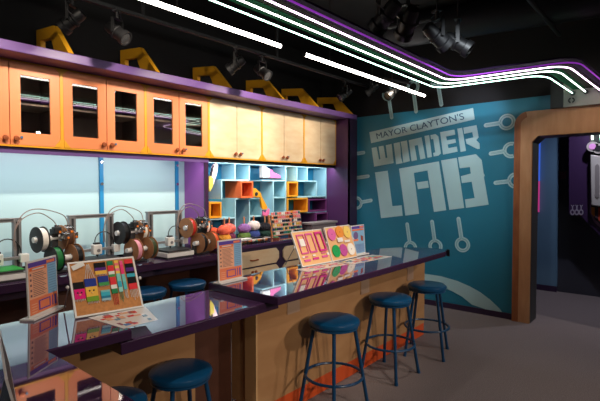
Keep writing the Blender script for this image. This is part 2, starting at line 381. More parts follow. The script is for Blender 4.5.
# wall cabinets
def cabinet(x0, x1, glass, label, ndoor=2):
    t = thing('wall_cabinet', label, 'cabinet', ((x0+x1)/2, 3.95, 1.79), 'wall cabinets under the purple beam')
    z0, z1 = 1.79, 2.42; m = MB()
    m.box(x0, x0+.018, 3.772, BW, z0, z1); m.box(x1-.018, x1, 3.772, BW, z0, z1); m.box(x0+.018, x1-.018, 3.772, BW, z0, z0+.018); m.box(x0+.018, x1-.018, 3.772, BW, z1-.018, z1)
    m.box(x0+.018, x1-.018, BW-.02, BW, z0+.018, z1-.018); m.done('carcass', CABIN, t)
    if glass:
        box('shelf', x0+.018, x1-.018, 3.80, BW-.02, 2.11, 2.125, mat('pale_interior_shelf', lin(170, 150, 136), .5), t)
    fr = MB().frame(rect(x0, x1, z0, z1), rect(x0+.012, x1-.012, z0+.012, z1-.008), 1, 3.748, 3.772).done('face_frame', YEL, t)
    for (cx, sx) in ((x0+.012, 1), (x1-.012, -1)):
        MB().prism([(cx, z0+.012), (cx+sx*.05, z0+.012), (cx, z0+.075)], 1, 3.742, 3.75).done('corner_gusset', YEL, t)
        MB().prism([(cx, z1-.008), (cx+sx*.04, z1-.008), (cx, z1-.04)], 1, 3.742, 3.75).done('corner_gusset', YEL, t)
    xm = (x0+x1)/2; body = ORANGE if glass else PLY
    for (a, b, s) in ((x0+.014, xm-.003, 1), (xm+.003, x1-.014, -1)):
        za, zb = z0+.014, z1-.01
        if glass:
            d = MB().frame(rect(a, b, za, zb), rect(a+.07, b-.07, 1.897, 2.322), 1, 3.75, 3.77).done('door', body, t)
            box('glass_pane', a+.062, b-.062, 3.758, 3.763, 1.889, 2.33, GLASS, d)
        else:
            d = box('door', a, b, 3.75, 3.77, za, zb, body, t)
        kx = xm-s*.035
        MB().cyl((kx, 3.749, 1.848), (kx, 3.728, 1.848), .007, .007).lathe([(0, 0), (.019, .001), (.021, .006), (.017, .013), (0, .015)], n=16, M=Matrix.Translation((kx, 3.73, 1.848)) @ Matrix.Rotation(R(90), 4, 'X')).done('knob', COPPER, d, smooth=True)
        if s == -1: MB().cyl((kx+.038, 3.749, 1.86), (kx+.038, 3.735, 1.86), .009).done('lock', mat('blue_steel_lock', lin(120, 160, 200), .25, .6), d, smooth=True)
    return t
CX = [.07, .79, 1.515, 2.242, 2.959, 3.726, 4.486, 5.185]
cabinet(CX[0], CX[1], True, 'orange glass-door wall cabinet farthest left, beyond the printers')
cabinet(CX[1], CX[2], True, 'orange glass-door wall cabinet cut by the left edge of the photo')
cabinet(CX[2], CX[3], True, 'orange glass-door wall cabinet second from left, above the middle printer')
cabinet(CX[3], CX[4], True, 'orange glass-door wall cabinet beside the pale plywood doors')
cabinet(CX[4], CX[5], False, 'pale plywood wall cabinet beside the orange glass-door ones')
cabinet(CX[5], CX[6], False, 'pale plywood wall cabinet, the middle of the three')
cabinet(CX[6], CX[7], False, 'pale plywood wall cabinet next to the purple column')
und = tag(box('cabinet_underside_panel', .07, XS-.004, 3.792, BW-.002, 1.768, 1.788, GLOSSP), 'glossy purple panel under the row of wall cabinets', 'panel')
tag(box('light_valance', .0, 2.972, 3.775, 3.79, 1.742, 1.7875, BEAM), 'dark purple valance strip hiding lights above the printer bench', 'valance')
tag(box('light_valance', 2.974, XS-.004, 3.775, 3.79, 1.752, 1.7875, BLACK), 'thin black strip standing in for the dark gap above the cubby shelves', 'valance')  # black strip added for the dark gap, also hides the lamp
# back panels behind printers
px0 = [-.3, .42, 1.19, 1.9, 2.72]
pn = ['pale blue wall panel beyond the left edge', 'pale blue wall panel behind the left printer', 'pale blue wall panel behind the left and middle printers', 'pale blue wall panel behind the middle and right printers']
xs = [-.3, .98, 1.935, 2.72, 2.955]
lp = ['pale blue back panel behind the left printer, left of the first blue strip', 'pale blue back panel between the two blue vertical strips', None]
for i, (a, b, l) in enumerate(((-.3, 1.99, 'wide pale blue back panel left of the first blue strip'), (2.03, 2.81, 'pale blue back panel between the two blue vertical strips'), (2.85, 2.931, 'narrow pale blue back panel between blue strip and purple divider'))):
    tag(box('back_panel', a, b, BW-.02, BW-.002, .84, 1.766, BLUEPANEL), l, 'wall panel', 'pale blue panels behind the printer bench')
for X, l in ((2.01, 'blue vertical strip on the back wall above the middle printer'), (2.83, 'blue vertical strip on the back wall beside the purple divider')):
    t = thing('wall_strip', l, 'strip', (X, BW-.03, .84))
    box('rail', X-.018, X+.018, BW-.035, BW-.003, .84, 1.766, STRIPB, t)
    for z in (1.72, 1.52): MB().cyl((X, BW-.037, z), (X, BW-.045, z), .014).done('screw_cap', CHROME, t, smooth=True)
# divider and shelving
div = thing('bench_divider', 'purple upright divider between the printer bench and the cubby shelves', 'divider', (2.95, 3.95, .873))
box('side_board', 2.933, 2.968, 3.80, BW, .873, 1.766, SIDEP, div)
box('front_edge', 2.928, 2.972, 3.78, 3.80, .873, 1.768, PURPLE, div)
box('shelf_back_board', 2.970, XS-.002, BW-.012, BW-.002, .872, 1.766, SHELFBACK).update_tag()
sb = [o for o in COL.objects if o.name.startswith('shelf_back_board')][0]
tag(sb, 'deep blue back board behind the cubby shelves', 'panel')
shelf = thing('cubby_shelf', 'pale blue open cubby shelving with staggered compartments', 'shelf', (4.1, 4.0, .872))
FY = 3.915; T = .008
def vb(px, y0, y1, m=SHELFL, ymin=None): # vertical board by its front edge
    X = at(px, 200, 1, FY).x; a = at(px, y0, 1, FY).z; b = at(px, y1, 1, FY).z
    box('upright', X-T, X+T, FY, BW-.014, b, min(a, 1.764), m, shelf)
def hb(p0, p1, y):
    a = at(p0, y, 1, FY); b = at(p1, y, 1, FY); z = (a.z+b.z)/2
    box('shelf_board', a.x+T, b.x-T, FY+.001, BW-.014, z-T, z+T, SHELFL, shelf)
G = [2.982, 3.262, 3.46, 3.682, 3.885, 4.09, 4.32, 4.54, 4.755, 4.96, 5.178]
ZR = [1.758, 1.567, 1.352, 1.137, .92]
def V_(g, r0, r1): X = G[g]; box('upright', X-T, X+T, FY, BW-.014, ZR[r1], ZR[r0], SHELFL, shelf)
def H_(g0, g1, r): box('shelf_board', G[g0]+T, G[g1]-T, FY+.001, BW-.014, ZR[r]-T, ZR[r]+T, SHELFL, shelf)
H_(0, 10, 0)
V_(10, 0, 4); V_(2, 0, 1); V_(3, 0, 1); V_(1, 1, 2); V_(6, 0, 4); V_(7, 0, 1); V_(8, 0, 1); V_(9, 1, 2)
H_(1, 3, 1); H_(4, 6, 1); H_(7, 9, 1); H_(7, 10, 2); H_(2, 4, 2); V_(2, 2, 4); V_(3, 2, 4); V_(4, 2, 3); V_(5, 1, 4); H_(5, 6, 2); H_(0, 2, 3); H_(3, 6, 3)
H_(8, 10, 3)
def cube(name, label, x0, x1, y0, z0, z1, m, grp='coloured boxes set into the shelving'):
    t = thing(name, label, 'box', ((x0+x1)/2, y0, z0), grp); th = .018
    MB().frame(rect(x0, x1, z0, z1), rect(x0+th, x1-th, z0+th, z1-th), 1, y0, BW-.016).done('box_frame', m, t); return t
cube('display_box', 'orange open box sticking out of the shelving in its second row', 3.505, 3.70, 3.87, 1.362, 1.556, OBOX)
cube('display_box', 'yellow open box low in the shelving beside the purple divider', 3.082, 3.250, 3.905, 1.15, 1.325, YBOX)
cube('display_box', 'tall narrow yellow open box in the shelving, upper of the two joined', 4.335, 4.53, 3.89, 1.362, 1.556, YBOX)
cube('display_box', 'wide yellow open box below the tall narrow yellow one', 4.335, 4.745, 3.90, 1.15, 1.34, YBOX)
PB = mat('plum_box', lin(112, 52, 108), .45)
cube('display_box', 'plum open box in the shelving beside the purple column', 4.765, 5.168, 3.90, 1.147, 1.32, PB)
cube('display_box', 'lower plum open box standing on the bench beside the column', 4.90, 5.168, 3.88, .90, 1.128, PB)
# things on the shelves
def blob(name, label, cat, parts, group=None):
    xs_ = parts[0][1][0]; t = thing(name, label, cat, (at(*xs_, 1, 3.97).x, 3.97, at(*xs_, 1, 3.97).z))
    for (nm, pts, y0, y1, m) in parts:
        MB().prism([(at(a, b, 1, y0).x, at(a, b, 1, y0).z) for a, b in pts], 1, y0, y1).done(nm, m, t, bevel=.003)
    return t
blob('toy_saw', 'large pink and white toy saw with a yellow handle leaning in the shelving', 'toy tool', [
    ('blade', [(209.5, 183), (213.5, 165), (216, 162.5), (218.3, 165), (217.5, 172), (213.5, 185)], 3.90, 3.93, colm('pink_white', 236, 206, 214)),
    ('teeth', [(209.6, 180), (210.2, 176), (211, 176), (211, 172), (212, 172), (212, 168), (213.2, 168), (213.5, 165), (214.2, 166), (210.8, 182)], 3.89, 3.905, CHARC),
    ('handle', [(209.5, 175.8), (213.8, 178), (213.2, 186), (210, 192), (209.3, 189)], 3.885, 3.91, colm('lemon_yellow', 228, 214, 90))])
blob('toy_boot', 'white and pink roller boot shape standing on the upper shelf', 'toy boot', [
    ('upper', [(262, 162.5), (264, 163), (267, 167), (270, 169), (270, 177.5), (262.4, 177.5)], 3.95, 4.0, WHITEP),
    ('toe', [(270.3, 169), (272, 169.5), (274, 172.5), (278, 174), (280.8, 176), (281, 178), (270.3, 178)], 3.95, 4.0, colm('hot_pink', 226, 110, 168)),
    ('sole', [(262.4, 177.6), (281, 178.1), (281, 179.4), (262.4, 179)], 3.95, 4.0, CHARC)])
blob('toy_hand_tool', 'yellow toy hand tool with a round hole leaning on the cubby shelf', 'toy tool', [
    ('grip', [(252.3, 191), (253.5, 188.2), (256, 188.5), (261, 193), (262, 196.5), (258.5, 197.5), (253.5, 196.5)], 3.90, 3.93, YEL),
    ('hole', [(255, 193.5), (256, 192), (257.6, 192), (258.3, 194), (257.3, 196), (255.6, 195.8)], 3.895, 3.90, CHARC),
    ('shaft', [(260, 195), (262, 196.5), (267.8, 207.5), (266.5, 209.5), (262.5, 209.5)], 3.90, 3.93, YEL),
    ('tip', [(262.6, 210), (267, 209.8), (268.5, 214), (263, 214.5)], 3.90, 3.93, colm('grey_violet', 96, 80, 110))])
blob('toy_figure', 'small pink toy figure standing by the yellow tool tip', 'toy', [('body', [(262.8, 211), (266, 213), (268.3, 208.3), (269.8, 209), (269.6, 214), (266, 216.5), (263, 215.5)], 3.885, 3.898, colm('hot_pink', 226, 110, 168))])

# benches
pb = thing('printer_bench', 'low purple workbench carrying the 3D printers along the back wall', 'workbench', (1.5, 3.85, 0))
box('worktop', -.6, 2.925, 3.53, BW-.022, .775, .82, TOP, pb, .004)
box('front_edge', -.6, 2.925, 3.522, 3.53, .765, .822, EDGE, pb)
box('back_board', -.6, 2.925, 4.05, 4.07, 0, .775, DKWOOD, pb)
box('apron', -.6, 2.925, 3.60, 3.62, .70, .765, DARKP, pb)
dc = thing('drawer_cabinet', 'purple topped base cabinet with plywood drawers under the cubby shelves', 'cabinet', (4.05, 3.85, 0))
box('worktop', 2.928, XS-.002, 3.52, BW-.014, .835, .872, TOP, dc, .004)
box('carcass', 2.94, XS-.002, 3.55, BW-.014, .08, .835, DKWOOD, dc)
box('face_frame', 2.94, XS-.002, 3.535, 3.55, .08, .835, DARKP, dc)
box('plinth', 2.96, XS-.01, 3.60, 4.1, 0, .08, BLACK, dc)
def octa(x0, x1, z0, z1, c): return [(x0+c, z0), (x1-c, z0), (x1, z0+c), (x1, z1-c), (x1-c, z1), (x0+c, z1), (x0, z1-c), (x0, z0+c)]
us = [(2.97, 3.765), (3.84, 4.47), (4.545, 5.15)]
for i, (a, b) in enumerate(us):
    for (z0, z1, nm) in ((.635, .80, 'drawer'), (.12, .615, 'door')):
        if nm == 'drawer':
            d = MB().prism(octa(a, b, z0, z1, .045), 1, 3.518, 3.535).done(nm, PLY, dc)
            xm = (a+b)/2; MB().tube([(xm-.05, 3.52, .705), (xm-.045, 3.495, .705), (xm, 3.49, .705), (xm+.045, 3.495, .705), (xm+.05, 3.52, .705)], .008).done('handle', COPPER, d, smooth=True)
        else:
            xm = (a+b)/2
            for (c, e, s) in ((a, xm-.002, 1), (xm+.002, b, -1)):
                k = .045
                pts = [(c+(k if s > 0 else 0), z0), (e-(k if s < 0 else 0), z0)]+([(e, z0+k)] if s < 0 else [])+([(e, z1-k)] if s < 0 else [])+[(e-(k if s < 0 else 0), z1), (c+(k if s > 0 else 0), z1)]+([(c, z1-k)] if s > 0 else [])+([(c, z0+k)] if s > 0 else [])
                d = MB().prism(pts, 1, 3.518, 3.535).done(nm, PLY, dc)
                kx = xm-s*.025; MB().ball((kx, 3.507, .575), .017, u=12, v=8).done('knob', COPPER, d, smooth=True)

# ================================================================ FRONT COUNTERS
ca = thing('bar_counter', 'long raised purple glossy counter on plywood base with three blue stools', 'counter', (3.0, 1.95, 0))
def endcurve():
    return [(1.765, 1.66), (4.0, 1.66), (4.13, 1.70), (4.17, 1.80), (4.12, 1.97), (3.99, 2.12), (3.80, 2.22), (3.6, 2.25), (1.765, 2.25)]
def slab(name, poly, z0, z1, m, parent, bev=.003): return MB().prism(poly, 2, z0, z1).done(name, m, parent, bevel=bev)
def offs(poly, d): # crude outward offset
    n = len(poly); out = []
    for i in range(n):
        p0, p, p1 = Vector(poly[i-1]), Vector(poly[i]), Vector(poly[(i+1) % n])
        e0 = (p-p0).normalized(); e1 = (p1-p).normalized(); n0 = Vector((e0.y, -e0.x)); n1 = Vector((e1.y, -e1.x)); b = (n0+n1).normalized()
        out.append(tuple(p+b*d/max(.4, b.dot(n0))))
    return out
slab('worktop', offs(endcurve(), -.003), .895, .9, TOP, ca, 0)
slab('top_edge', endcurve(), .855, .895, EDGE, ca)
BY = 1.985
box('base', 1.925, 4.27, BY, 2.22, .12, .855, PLYC, ca)
box('end_trim', 1.912, 1.925, BY-.004, 2.08, .12, .855, mat('light_ply_edge', lin(200, 160, 112), .5), ca)
box('toe_kick', 1.93, 4.265, BY+.003, 2.19, 0, .12, TOE, ca)
for (a, z0, z1) in ((2.20, .65, .775), (3.09, .62, .74), (3.89, .605, .73)):
    box('steel_bracket', a, a+.125, BY-.005, BY, z0, z1, mat('brushed_plate', lin(190, 160, 136), .35, .3), ca)
MB().box(4.125, 4.131, 1.672, 1.70, .84, .905).done('end_clip', BLACKM, ca)
cm = thing('low_counter', 'lower purple glossy counter section between the two raised counters', 'counter', (1.4, 2.0, 0))
slab('worktop', offs([(.983, 1.762), (1.79, 1.762), (1.763, 2.25), (.983, 2.25)], -.003), .849, .854, TOP, cm, 0)
slab('top_edge', [(.93, 1.76), (1.88, 1.76), (1.88, 2.25), (.93, 2.25)], .80, .849, EDGE, cm)
box('base', .93, 1.60, 2.17, 2.22, .12, .80, PLYC, cm)
box('toe_kick', 0.94, 1.595, 2.175, 2.215, 0, .12, TOE, cm)
box('back_board', 1.60, 1.924, 2.225, 2.24, .0, .80, DKWOOD, cm)
cl = thing('corner_counter', 'raised purple glossy counter turning the corner in the foreground', 'counter', (.3, 1.6, 0))
poly = [(-.9, .25), (.50, .25), (.60, .32), (.655, .45), (.652, 1.60), (.646, 1.768), (.979, 1.762), (.979, 2.25), (-.9, 2.25)]
slab('worktop', offs(poly, -.003), .895, .9, TOP, cl, 0)
slab('top_edge', poly, .855, .895, EDGE, cl)
box('base', .30, .928, 2.15, 2.22, .0, .855, PLYC, cl)
box('side_base', -.7, .36, .5, 2.06, .0, .855, PLYC, cl)

# ================================================================ STOOLS
def stool():
    t = thing('bar_stool', '', 'stool', (0, 0, 0), 'round blue vinyl stools with four splayed legs')
    MB().lathe([(0, .562), (.146, .562), (.160, .566), (.162, .578), (.155, .582), (.167, .586), (.171, .600), (.167, .614), (.154, .622), (.12, .624), (.1, .6255), (0, .627)], n=40).done('seat', NAVY, t, smooth=True, local=True)
    for k in range(4):
        a = math.pi/2*k; c, s = math.cos(a), math.sin(a)
        L = MB().cyl((.232*c, .232*s, .0), (.135*c, .135*s, .565), .0125, .0125, 12).done('leg', NAVYM, t, smooth=True, local=True)
        MB().cyl((.233*c, .233*s, 0), (.2285*c, .2285*s, .025), .0155, .0145, 12).done('foot_cap', NAVYM, L, smooth=True, local=True)
    MB().torus((0, 0, .245), .192, .0095, 40, 8).done('foot_ring', NAVYM, t, smooth=True, local=True)
    return t
s0 = stool(); s0.location = (2.42, 1.762, 0); s0.rotation_euler = (0, 0, R(36)); s0['label'] = 'blue round stool nearest the camera at the long raised counter'
dup(s0, (3.20, 1.778, 0), R(41), 'blue round stool, middle one of the three at the raised counter')
dup(s0, (3.815, 1.75, 0), R(62), 'blue round stool at the right end of the raised counter by the mural')
st4 = dup(s0, (1.352, 1.955, 0), R(38), 'blue round stool in the foreground under the lower counter section')
st5 = dup(s0, (.945, 1.90, 0), R(20), 'blue round stool mostly hidden behind the foreground counter corner')
dup(s0, (2.48, 3.47, 0), R(50), 'blue round stool under the printer bench, right one of two')
dup(s0, (2.06, 3.47, 0), R(30), 'blue round stool under the printer bench, seen right of the cork board')

for o in (st4, st5): o.scale = (.94, .94, .905)
# ================================================================ LIGHTING FIXTURES
def tube_lamp(x0, x1, label):
    t = thing('tube_lamp', label, 'lamp', ((x0+x1)/2, 2.45, 2.6), 'linear white tube lamps')
    MB().cyl((x0, 2.45, 2.6), (x1, 2.45, 2.6), .0155, n=16).done('tube', LAMPW, t, smooth=True)
    for x in (x0, x1):
        sg = 1 if x == x1 else -1; MB().cyl((x, 2.45, 2.6), (x+sg*.012, 2.45, 2.6), .0175).done('end_cap', CHARC, t)
    for x in (x0+.35, x1-.95): MB().cyl((x, 2.45, 2.622), (x, 2.45, 3.4), .003, n=6).done('hanger', BLACKM, t)
tube_lamp(.35, 2.64, 'white tube lamp hanging left, above the glass-door cabinets')
tube_lamp(2.94, 5.22, 'white tube lamp hanging right, its end pointing at the mural')
NG = mat('lit_neon_mint', (1, 1, 1), .4, emit=(.55, 1, .80), es=6); NW = mat('lit_neon_green_white', (1, 1, 1), .4, emit=(.85, 1, .85), es=6)
NP = mat('lit_neon_pink', (1, 1, 1), .4, emit=(1, .66, 1), es=6); NV = mat('lit_neon_violet', (.3, .05, .5), .4, emit=(.32, .03, .55), es=.55)
neon = thing('neon_ribbon', 'ribbon of green, white and magenta neon tubes sweeping over the room to the portal', 'neon light', (4.4, 1.4, 2.5))
def fil(P, r, n=8):
    out = [Vector(P[0])]
    for i in range(1, len(P)-1):
        p, a, b = Vector(P[i]), Vector(P[i-1]), Vector(P[i+1]); u = (a-p).normalized(); v = (b-p).normalized()
        for k in range(n+1):
            t = k/n; out.append((1-t)**2*(p+u*r)+2*t*(1-t)*p+t*t*(p+v*r))
    out.append(Vector(P[-1])); return out
paths = []
for (y, xc, ye, yend, mm, rr) in ((1.965, 4.48, .985, .887, NG, .005), (1.848, 4.355, .865, .775, NW, .0055), (1.735, 4.235, .77, .655, NP, .0055), (1.645, 4.14, .68, .56, NV, .006)):
    P = fil([(-1.5, y, 2.5), (xc, y, 2.5), (xc+.07, ye, 2.5), (5.325, yend, 2.435)], .17); paths.append(P)
    MB().tube(P, rr, 8).done('neon_tube', mm, neon, smooth=True)
cg = mat('green_ribbon_panel', lin(6, 58, 34), .8, spec=.1); co_ = mat('olive_ribbon_panel', lin(26, 24, 18), .8, spec=.1); cv = mat('violet_ribbon_panel', lin(24, 8, 36), .8, spec=.1)
for (A, B, mm) in ((paths[0], paths[1], cg), (paths[1], paths[2], co_), (paths[2], paths[3], cv)):
    m = MB(); up = Vector((0, 0, .035)); pr_ = None
    for a, b in zip(A, B):
        q = [m.b.verts.new(a.lerp(b, .03)+up), m.b.verts.new(a.lerp(b, .97)+up), m.b.verts.new(a.lerp(b, .97)+up*1.4), m.b.verts.new(a.lerp(b, .03)+up*1.4)]
        if pr_:
            for k in range(4): m.b.faces.new((pr_[k], pr_[(k+1) % 4], q[(k+1) % 4], q[k]))
        pr_ = q
    m.done('backing_strip', mm, neon)
jb = thing('sign_box', 'grey box with a hexagon logo above the portal where the neon ends', 'box', (5.3, .7, 2.31))
box('body', 5.30, 5.39, -.3, .972, 2.306, 2.56, mat('grey_box_paint', lin(150, 148, 140), .45), jb)
box('dark_end', 5.295, 5.39, .974, 1.09, 2.306, 2.575, CHARC, jb)
lc = at(571.5, 100.3, 0, 5.30); hx = lambda r: [(lc.y+r*math.cos(R(30+60*i)), lc.z+r*math.sin(R(30+60*i))) for i in range(6)]
lg = MB().frame([(p[0], p[1]) for p in [(lc.y-.038, lc.z-.034), (lc.y+.038, lc.z-.034), (lc.y+.038, lc.z+.034), (lc.y-.038, lc.z+.034)]], [(lc.y-.035, lc.z-.031), (lc.y+.035, lc.z-.031), (lc.y+.035, lc.z+.031), (lc.y-.035, lc.z+.031)], 0, 5.296, 5.2995).done('logo_frame', GREYB, jb)
m = MB()
for s in (-1, 1):
    c, z = lc.y, lc.z
    m.prism([(c+s*.006, z-.026), (c+s*.018, z-.024), (c+s*.030, z-.010), (c+s*.030, z+.010), (c+s*.018, z+.024), (c+s*.006, z+.026), (c+s*.006, z+.014), (c+s*.012, z+.012), (c+s*.018, z+.004), (c+s*.018, z-.004), (c+s*.012, z-.012), (c+s*.006, z-.014)], 0, 5.295, 5.2995)
m.done('logo', BLACKM, jb)
for (P, mm) in zip(paths, (NG, NW, NP, NV)):
    p = P[-1]; MB().cyl((5.285, p.y, p.z), (5.30, p.y, p.z), .022).done('tube_socket', BLACKM, jb, smooth=True)
# lighting track and spotlights
tr = thing('lighting_track', 'long thin black lighting track under the dark ceiling over the cabinets', 'track', (2.2, 3.2, 2.8))
box('rail', -1, 5.3, 3.185, 3.215, 2.785, 2.81, CHARC, tr)
for x in (.5, 1.9, 3.4): box('hanger', x-.01, x+.01, 3.19, 3.21, 2.81, 3.4, CHARC, tr)
DKM = mat('dark_grey_fixture', lin(12, 12, 14), .5, .1); LENS = mat('fixture_lens', lin(60, 58, 58), .15, .5)
def spotlight():
    t = thing('spotlight', '', 'spotlight', (0, 0, 0), 'black theatre spotlights')
    MB().cyl((0, 0, 0), (0, 0, -.06), .012).box(-.03, .03, -.02, .02, -.012, 0).done('clamp', CHARC, t, local=True)
    m = MB().box(-.062, -.056, -.012, .012, -.17, -.06).box(.056, .062, -.012, .012, -.17, -.06).box(-.062, .062, -.012, .012, -.066, -.06); m.done('yoke', DKM, t, local=True)
    M = Matrix.Translation((0, 0, -.16)) @ Matrix.Rotation(R(125), 4, 'X')
    b = MB().lathe([(0, -.09), (.035, -.09), (.042, -.06), (.042, -.02), (.052, -.015), (.052, .0), (.045, .004), (.045, .05), (.055, .055), (.055, .09), (.047, .09), (.047, .08)], n=20, M=M).done('housing', DKM, t, smooth=True, local=True)
    MB().lathe([(0, .078), (.046, .078), (.046, .082), (0, .086)], n=20, M=M).done('lens', LENS, b, smooth=True, local=True)
    m = MB().tube([(.03, 0, -.02), (.09, .01, -.05), (.10, .02, -.12), (.06, .04, -.15)], .004, 6); m.done('cable', BLACKM, t, local=True); return t
sp = spotlight()
def trk(px): return (at(px, 35+(px-200)*.307, 1, 3.2).x, 3.2, 2.785)
spots = [(trk(72), 215, 'black spotlight over the leftmost yellow bracket'), (trk(117), 30, 'black spotlight over the purple beam, second from left'),
         (trk(236), 215, 'black spotlight left of the pair over the plywood cabinets'), (trk(262), 10, 'black spotlight right of the pair over the plywood cabinets'),
         (trk(345), 240, 'black spotlight near the right end of the purple beam')]
sp.location = spots[0][0]; sp.rotation_euler = (0, 0, R(spots[0][1])); sp['label'] = spots[0][2]
for l, a, s in spots[1:]: dup(sp, l, R(a), s)
# stage fixtures above the neon
tb = thing('ceiling_pipe_rack', 'black pipe rack holding stage lights under the ceiling', 'pipe rack', (4.2, 1.3, 3.0))
A_ = at(388, 27, 2, 3.0); B_ = at(432, 19, 2, 3.0)
MB().cyl((3.7, 1.0, 3.02), (5.2, 1.0, 3.02), .022).done('pipe', CHARC, tb); MB().cyl(A_, B_, .02).done('short_pipe', CHARC, tb)
MB().cyl((A_.x, A_.y, 3.0), (A_.x, A_.y, 3.4), .006).cyl((4.2, 1.0, 3.03), (4.2, 1.0, 3.4), .008).cyl((5.0, 1.0, 3.03), (5.0, 1.0, 3.4), .008).done('drop_rod', CHARC, tb)
for (px, py, a, l) in ((408, -6, 140, 'stage light high over the neon ribbon, left of the cluster'), (437, 10, 60, 'stage light in the dark ceiling cluster, centre one'), (458, 18, 20, 'stage light in the dark ceiling cluster, lowest and rightmost'), (386, -14, 170, 'stage light at the very top of the picture'), (372, 62, 200, 'small dark spotlight near the mural corner'), (392, 66, 250, 'small dark spotlight beside the wrench shapes')):
    z = 3.0 if py < 50 else 2.9; p = at(px, py, 2, z)
    if py > 50: p = at(px, py+14, 0, 5.0)
    c = dup(sp, p, R(a), l)
    if py < 50: MB().cyl(p, (p.x, p.y, 3.4), .008, n=8).done('drop_rod', CHARC, tb)
    k = 1.4 if py < 50 else 1.0
    c.scale = (k, k, k)
q1 = at(372, 76, 0, 5.0); q2 = at(392, 80, 0, 5.0); ct = thing('lighting_track', 'short black lighting track near the corner of the mural wall', 'track', (5.0, (q1.y+q2.y)/2, q1.z))
MB().cyl((5.0, q1.y+.25, q1.z+(q1.z-q2.z)/(q1.y-q2.y)*.25), (5.0, q2.y-.25, q2.z-(q1.z-q2.z)/(q1.y-q2.y)*.25), .014).done('rail', CHARC, ct)
for p in (q1, q2): MB().cyl((5.0, p.y, p.z), (5.0, p.y, 3.4), .006, n=8).done('hanger', CHARC, ct)
duct = tag(MB().cyl((4.6, 2.6, 3.22), (5.38, -1.6, 3.22), .17, n=28).done('air_duct', mat('dark_duct', lin(34, 34, 40), .5, .3), smooth=True), 'large round dark air duct crossing the ceiling above the portal', 'duct')

# ================================================================ HALLWAY BEYOND THE PORTAL
HX = 7.25
mz = lambda x, y, X=HX: (at(x, y, 0, X).y, at(x, y, 0, X).z)
scr = thing('lit_poster', 'narrow lit blue and magenta panel just inside the portal', 'lit panel', (7.2, 1.7, .1))
a = mz(531, 148); b = mz(541, 181)
box('blue_half', 7.15, 7.19, b[0], a[0]+.3, b[1], 2.3, mat('lit_blue', (.05, .1, .5), .5, emit=(.05, .17, .9), es=.5), scr)
box('magenta_half', 7.15, 7.19, b[0], a[0]+.3, at(541, 212, 0, 7.2).z, b[1], mat('lit_magenta', (.5, .03, .2), .5, emit=(.7, .06, .3), es=.4), scr)
pnl = thing('display_cabinet', 'dark purple display cabinet panel with a lit white niche inside the portal', 'cabinet', (7.1, .9, 0))
PX_ = 7.0; q = lambda x, y: mz(x, y, PX_)
outl = [q(569, 118), q(569, 213), q(581, 216), q(616, 252), q(616, 110)]
MB().prism(outl, 0, PX_, PX_+.2).done('panel', mat('deep_violet_panel', lin(54, 28, 70), .5), pnl)
e = [q(590, 118), q(590, 212), q(594, 222), q(612, 238), q(612, 118)]
MB().prism(e, 0, PX_-.012, PX_-.001).done('niche_border', mat('mauve_border', lin(120, 90, 120), .5), pnl)
e = [q(591.5, 119), q(591.5, 211), q(595, 219), q(612, 235), q(612, 119)]
MB().prism(e, 0, PX_-.018, PX_-.012).done('niche_back', CHARC, pnl)
WM = mat('pale_machine_paint', lin(190, 184, 178), .4)
mc = thing('niche_machine', 'pale grey machine with rounded window in the lit purple niche', 'machine', (PX_-.1, q(600, 200)[0], q(600, 205)[1]))
MB().prism([q(591.5, 155), q(612, 158), q(612, 208), q(592.5, 205)], 0, PX_-.10, PX_-.02).done('body', WM, mc, bevel=.01)
MB().prism([q(596.5, 166), q(598.5, 164), q(600.5, 166), q(600.5, 196), q(598.5, 198), q(596.5, 196)], 0, PX_-.108, PX_-.10).done('slot', GREYB, mc)
for (x, y) in ((593.6, 147), (599.5, 149)):
    c = q(x, y); MB().cyl((PX_-.10, c[0], c[1]), (PX_-.02, c[0], c[1]), .065, n=24).done('round_housing', WM, mc, smooth=True)
    MB().cyl((PX_-.106, c[0], c[1]), (PX_-.10, c[0], c[1]), .038, n=24).done('port', mat('lit_pink_port', (.4, .2, .4), .3, emit=(.8, .3, .8), es=.5) if x < 595 else CHARC, mc, smooth=True)
for (pts, mm) in (([q(592.5, 119), q(592.3, 130), q(593, 140)], NW), ([q(597, 119), q(600, 128), q(602, 142)], NG)):
    MB().tube([(PX_-.05, p[0], p[1]) for p in pts], .010).done('neon_tube', mm, mc, smooth=True)
bx = thing('book_row', 'orange and brown striped packages at the bottom of the lit niche', 'packages', (PX_-.05, q(600, 225)[0], q(600, 225)[1]))
for i, cc in enumerate(((196, 120, 40), (60, 40, 50), (180, 60, 40), (200, 150, 60), (90, 50, 80))):
    x = 592+i*3.4; yb = 214+max(0, (x-592)*.85)
    MB().prism([q(x, 207), q(x+3, 207.5), q(x+3, yb+2), q(x, yb)], 0, PX_-.05, PX_-.02).done('package', colm('package_%d' % i, *cc), bx)
WT = colm('grey_white_icon', 150, 140, 156)
ic = thing('wrench_icons', 'row of three small grey wrench icons on the dark purple panel', 'icons', (PX_, q(576, 212)[0], q(576, 215)[1]))
for k in range(3):
    x = 572.5+k*4.3; c = q(x, 212.2); m = MB()
    N = 14; o = [(c[0]+.028*math.cos(2*math.pi*i/N), c[1]+.04*math.sin(2*math.pi*i/N)) for i in range(N)]; i_ = [(c[0]+.015*math.cos(2*math.pi*i/N), c[1]+.022*math.sin(2*math.pi*i/N)) for i in range(N)]
    m.frame(o, i_, 0, PX_-.006, PX_-.001)
    m.prism([(c[0]-.006, c[1]+.038), (c[0]+.006, c[1]+.038), (c[0]+.006, c[1]+.075), (c[0]+.022, c[1]+.10), (c[0]+.008, c[1]+.095), (c[0], c[1]+.08), (c[0]-.008, c[1]+.095), (c[0]-.022, c[1]+.10), (c[0]-.006, c[1]+.075)], 0, PX_-.006, PX_-.001)
    m.done('icon', WT, ic)
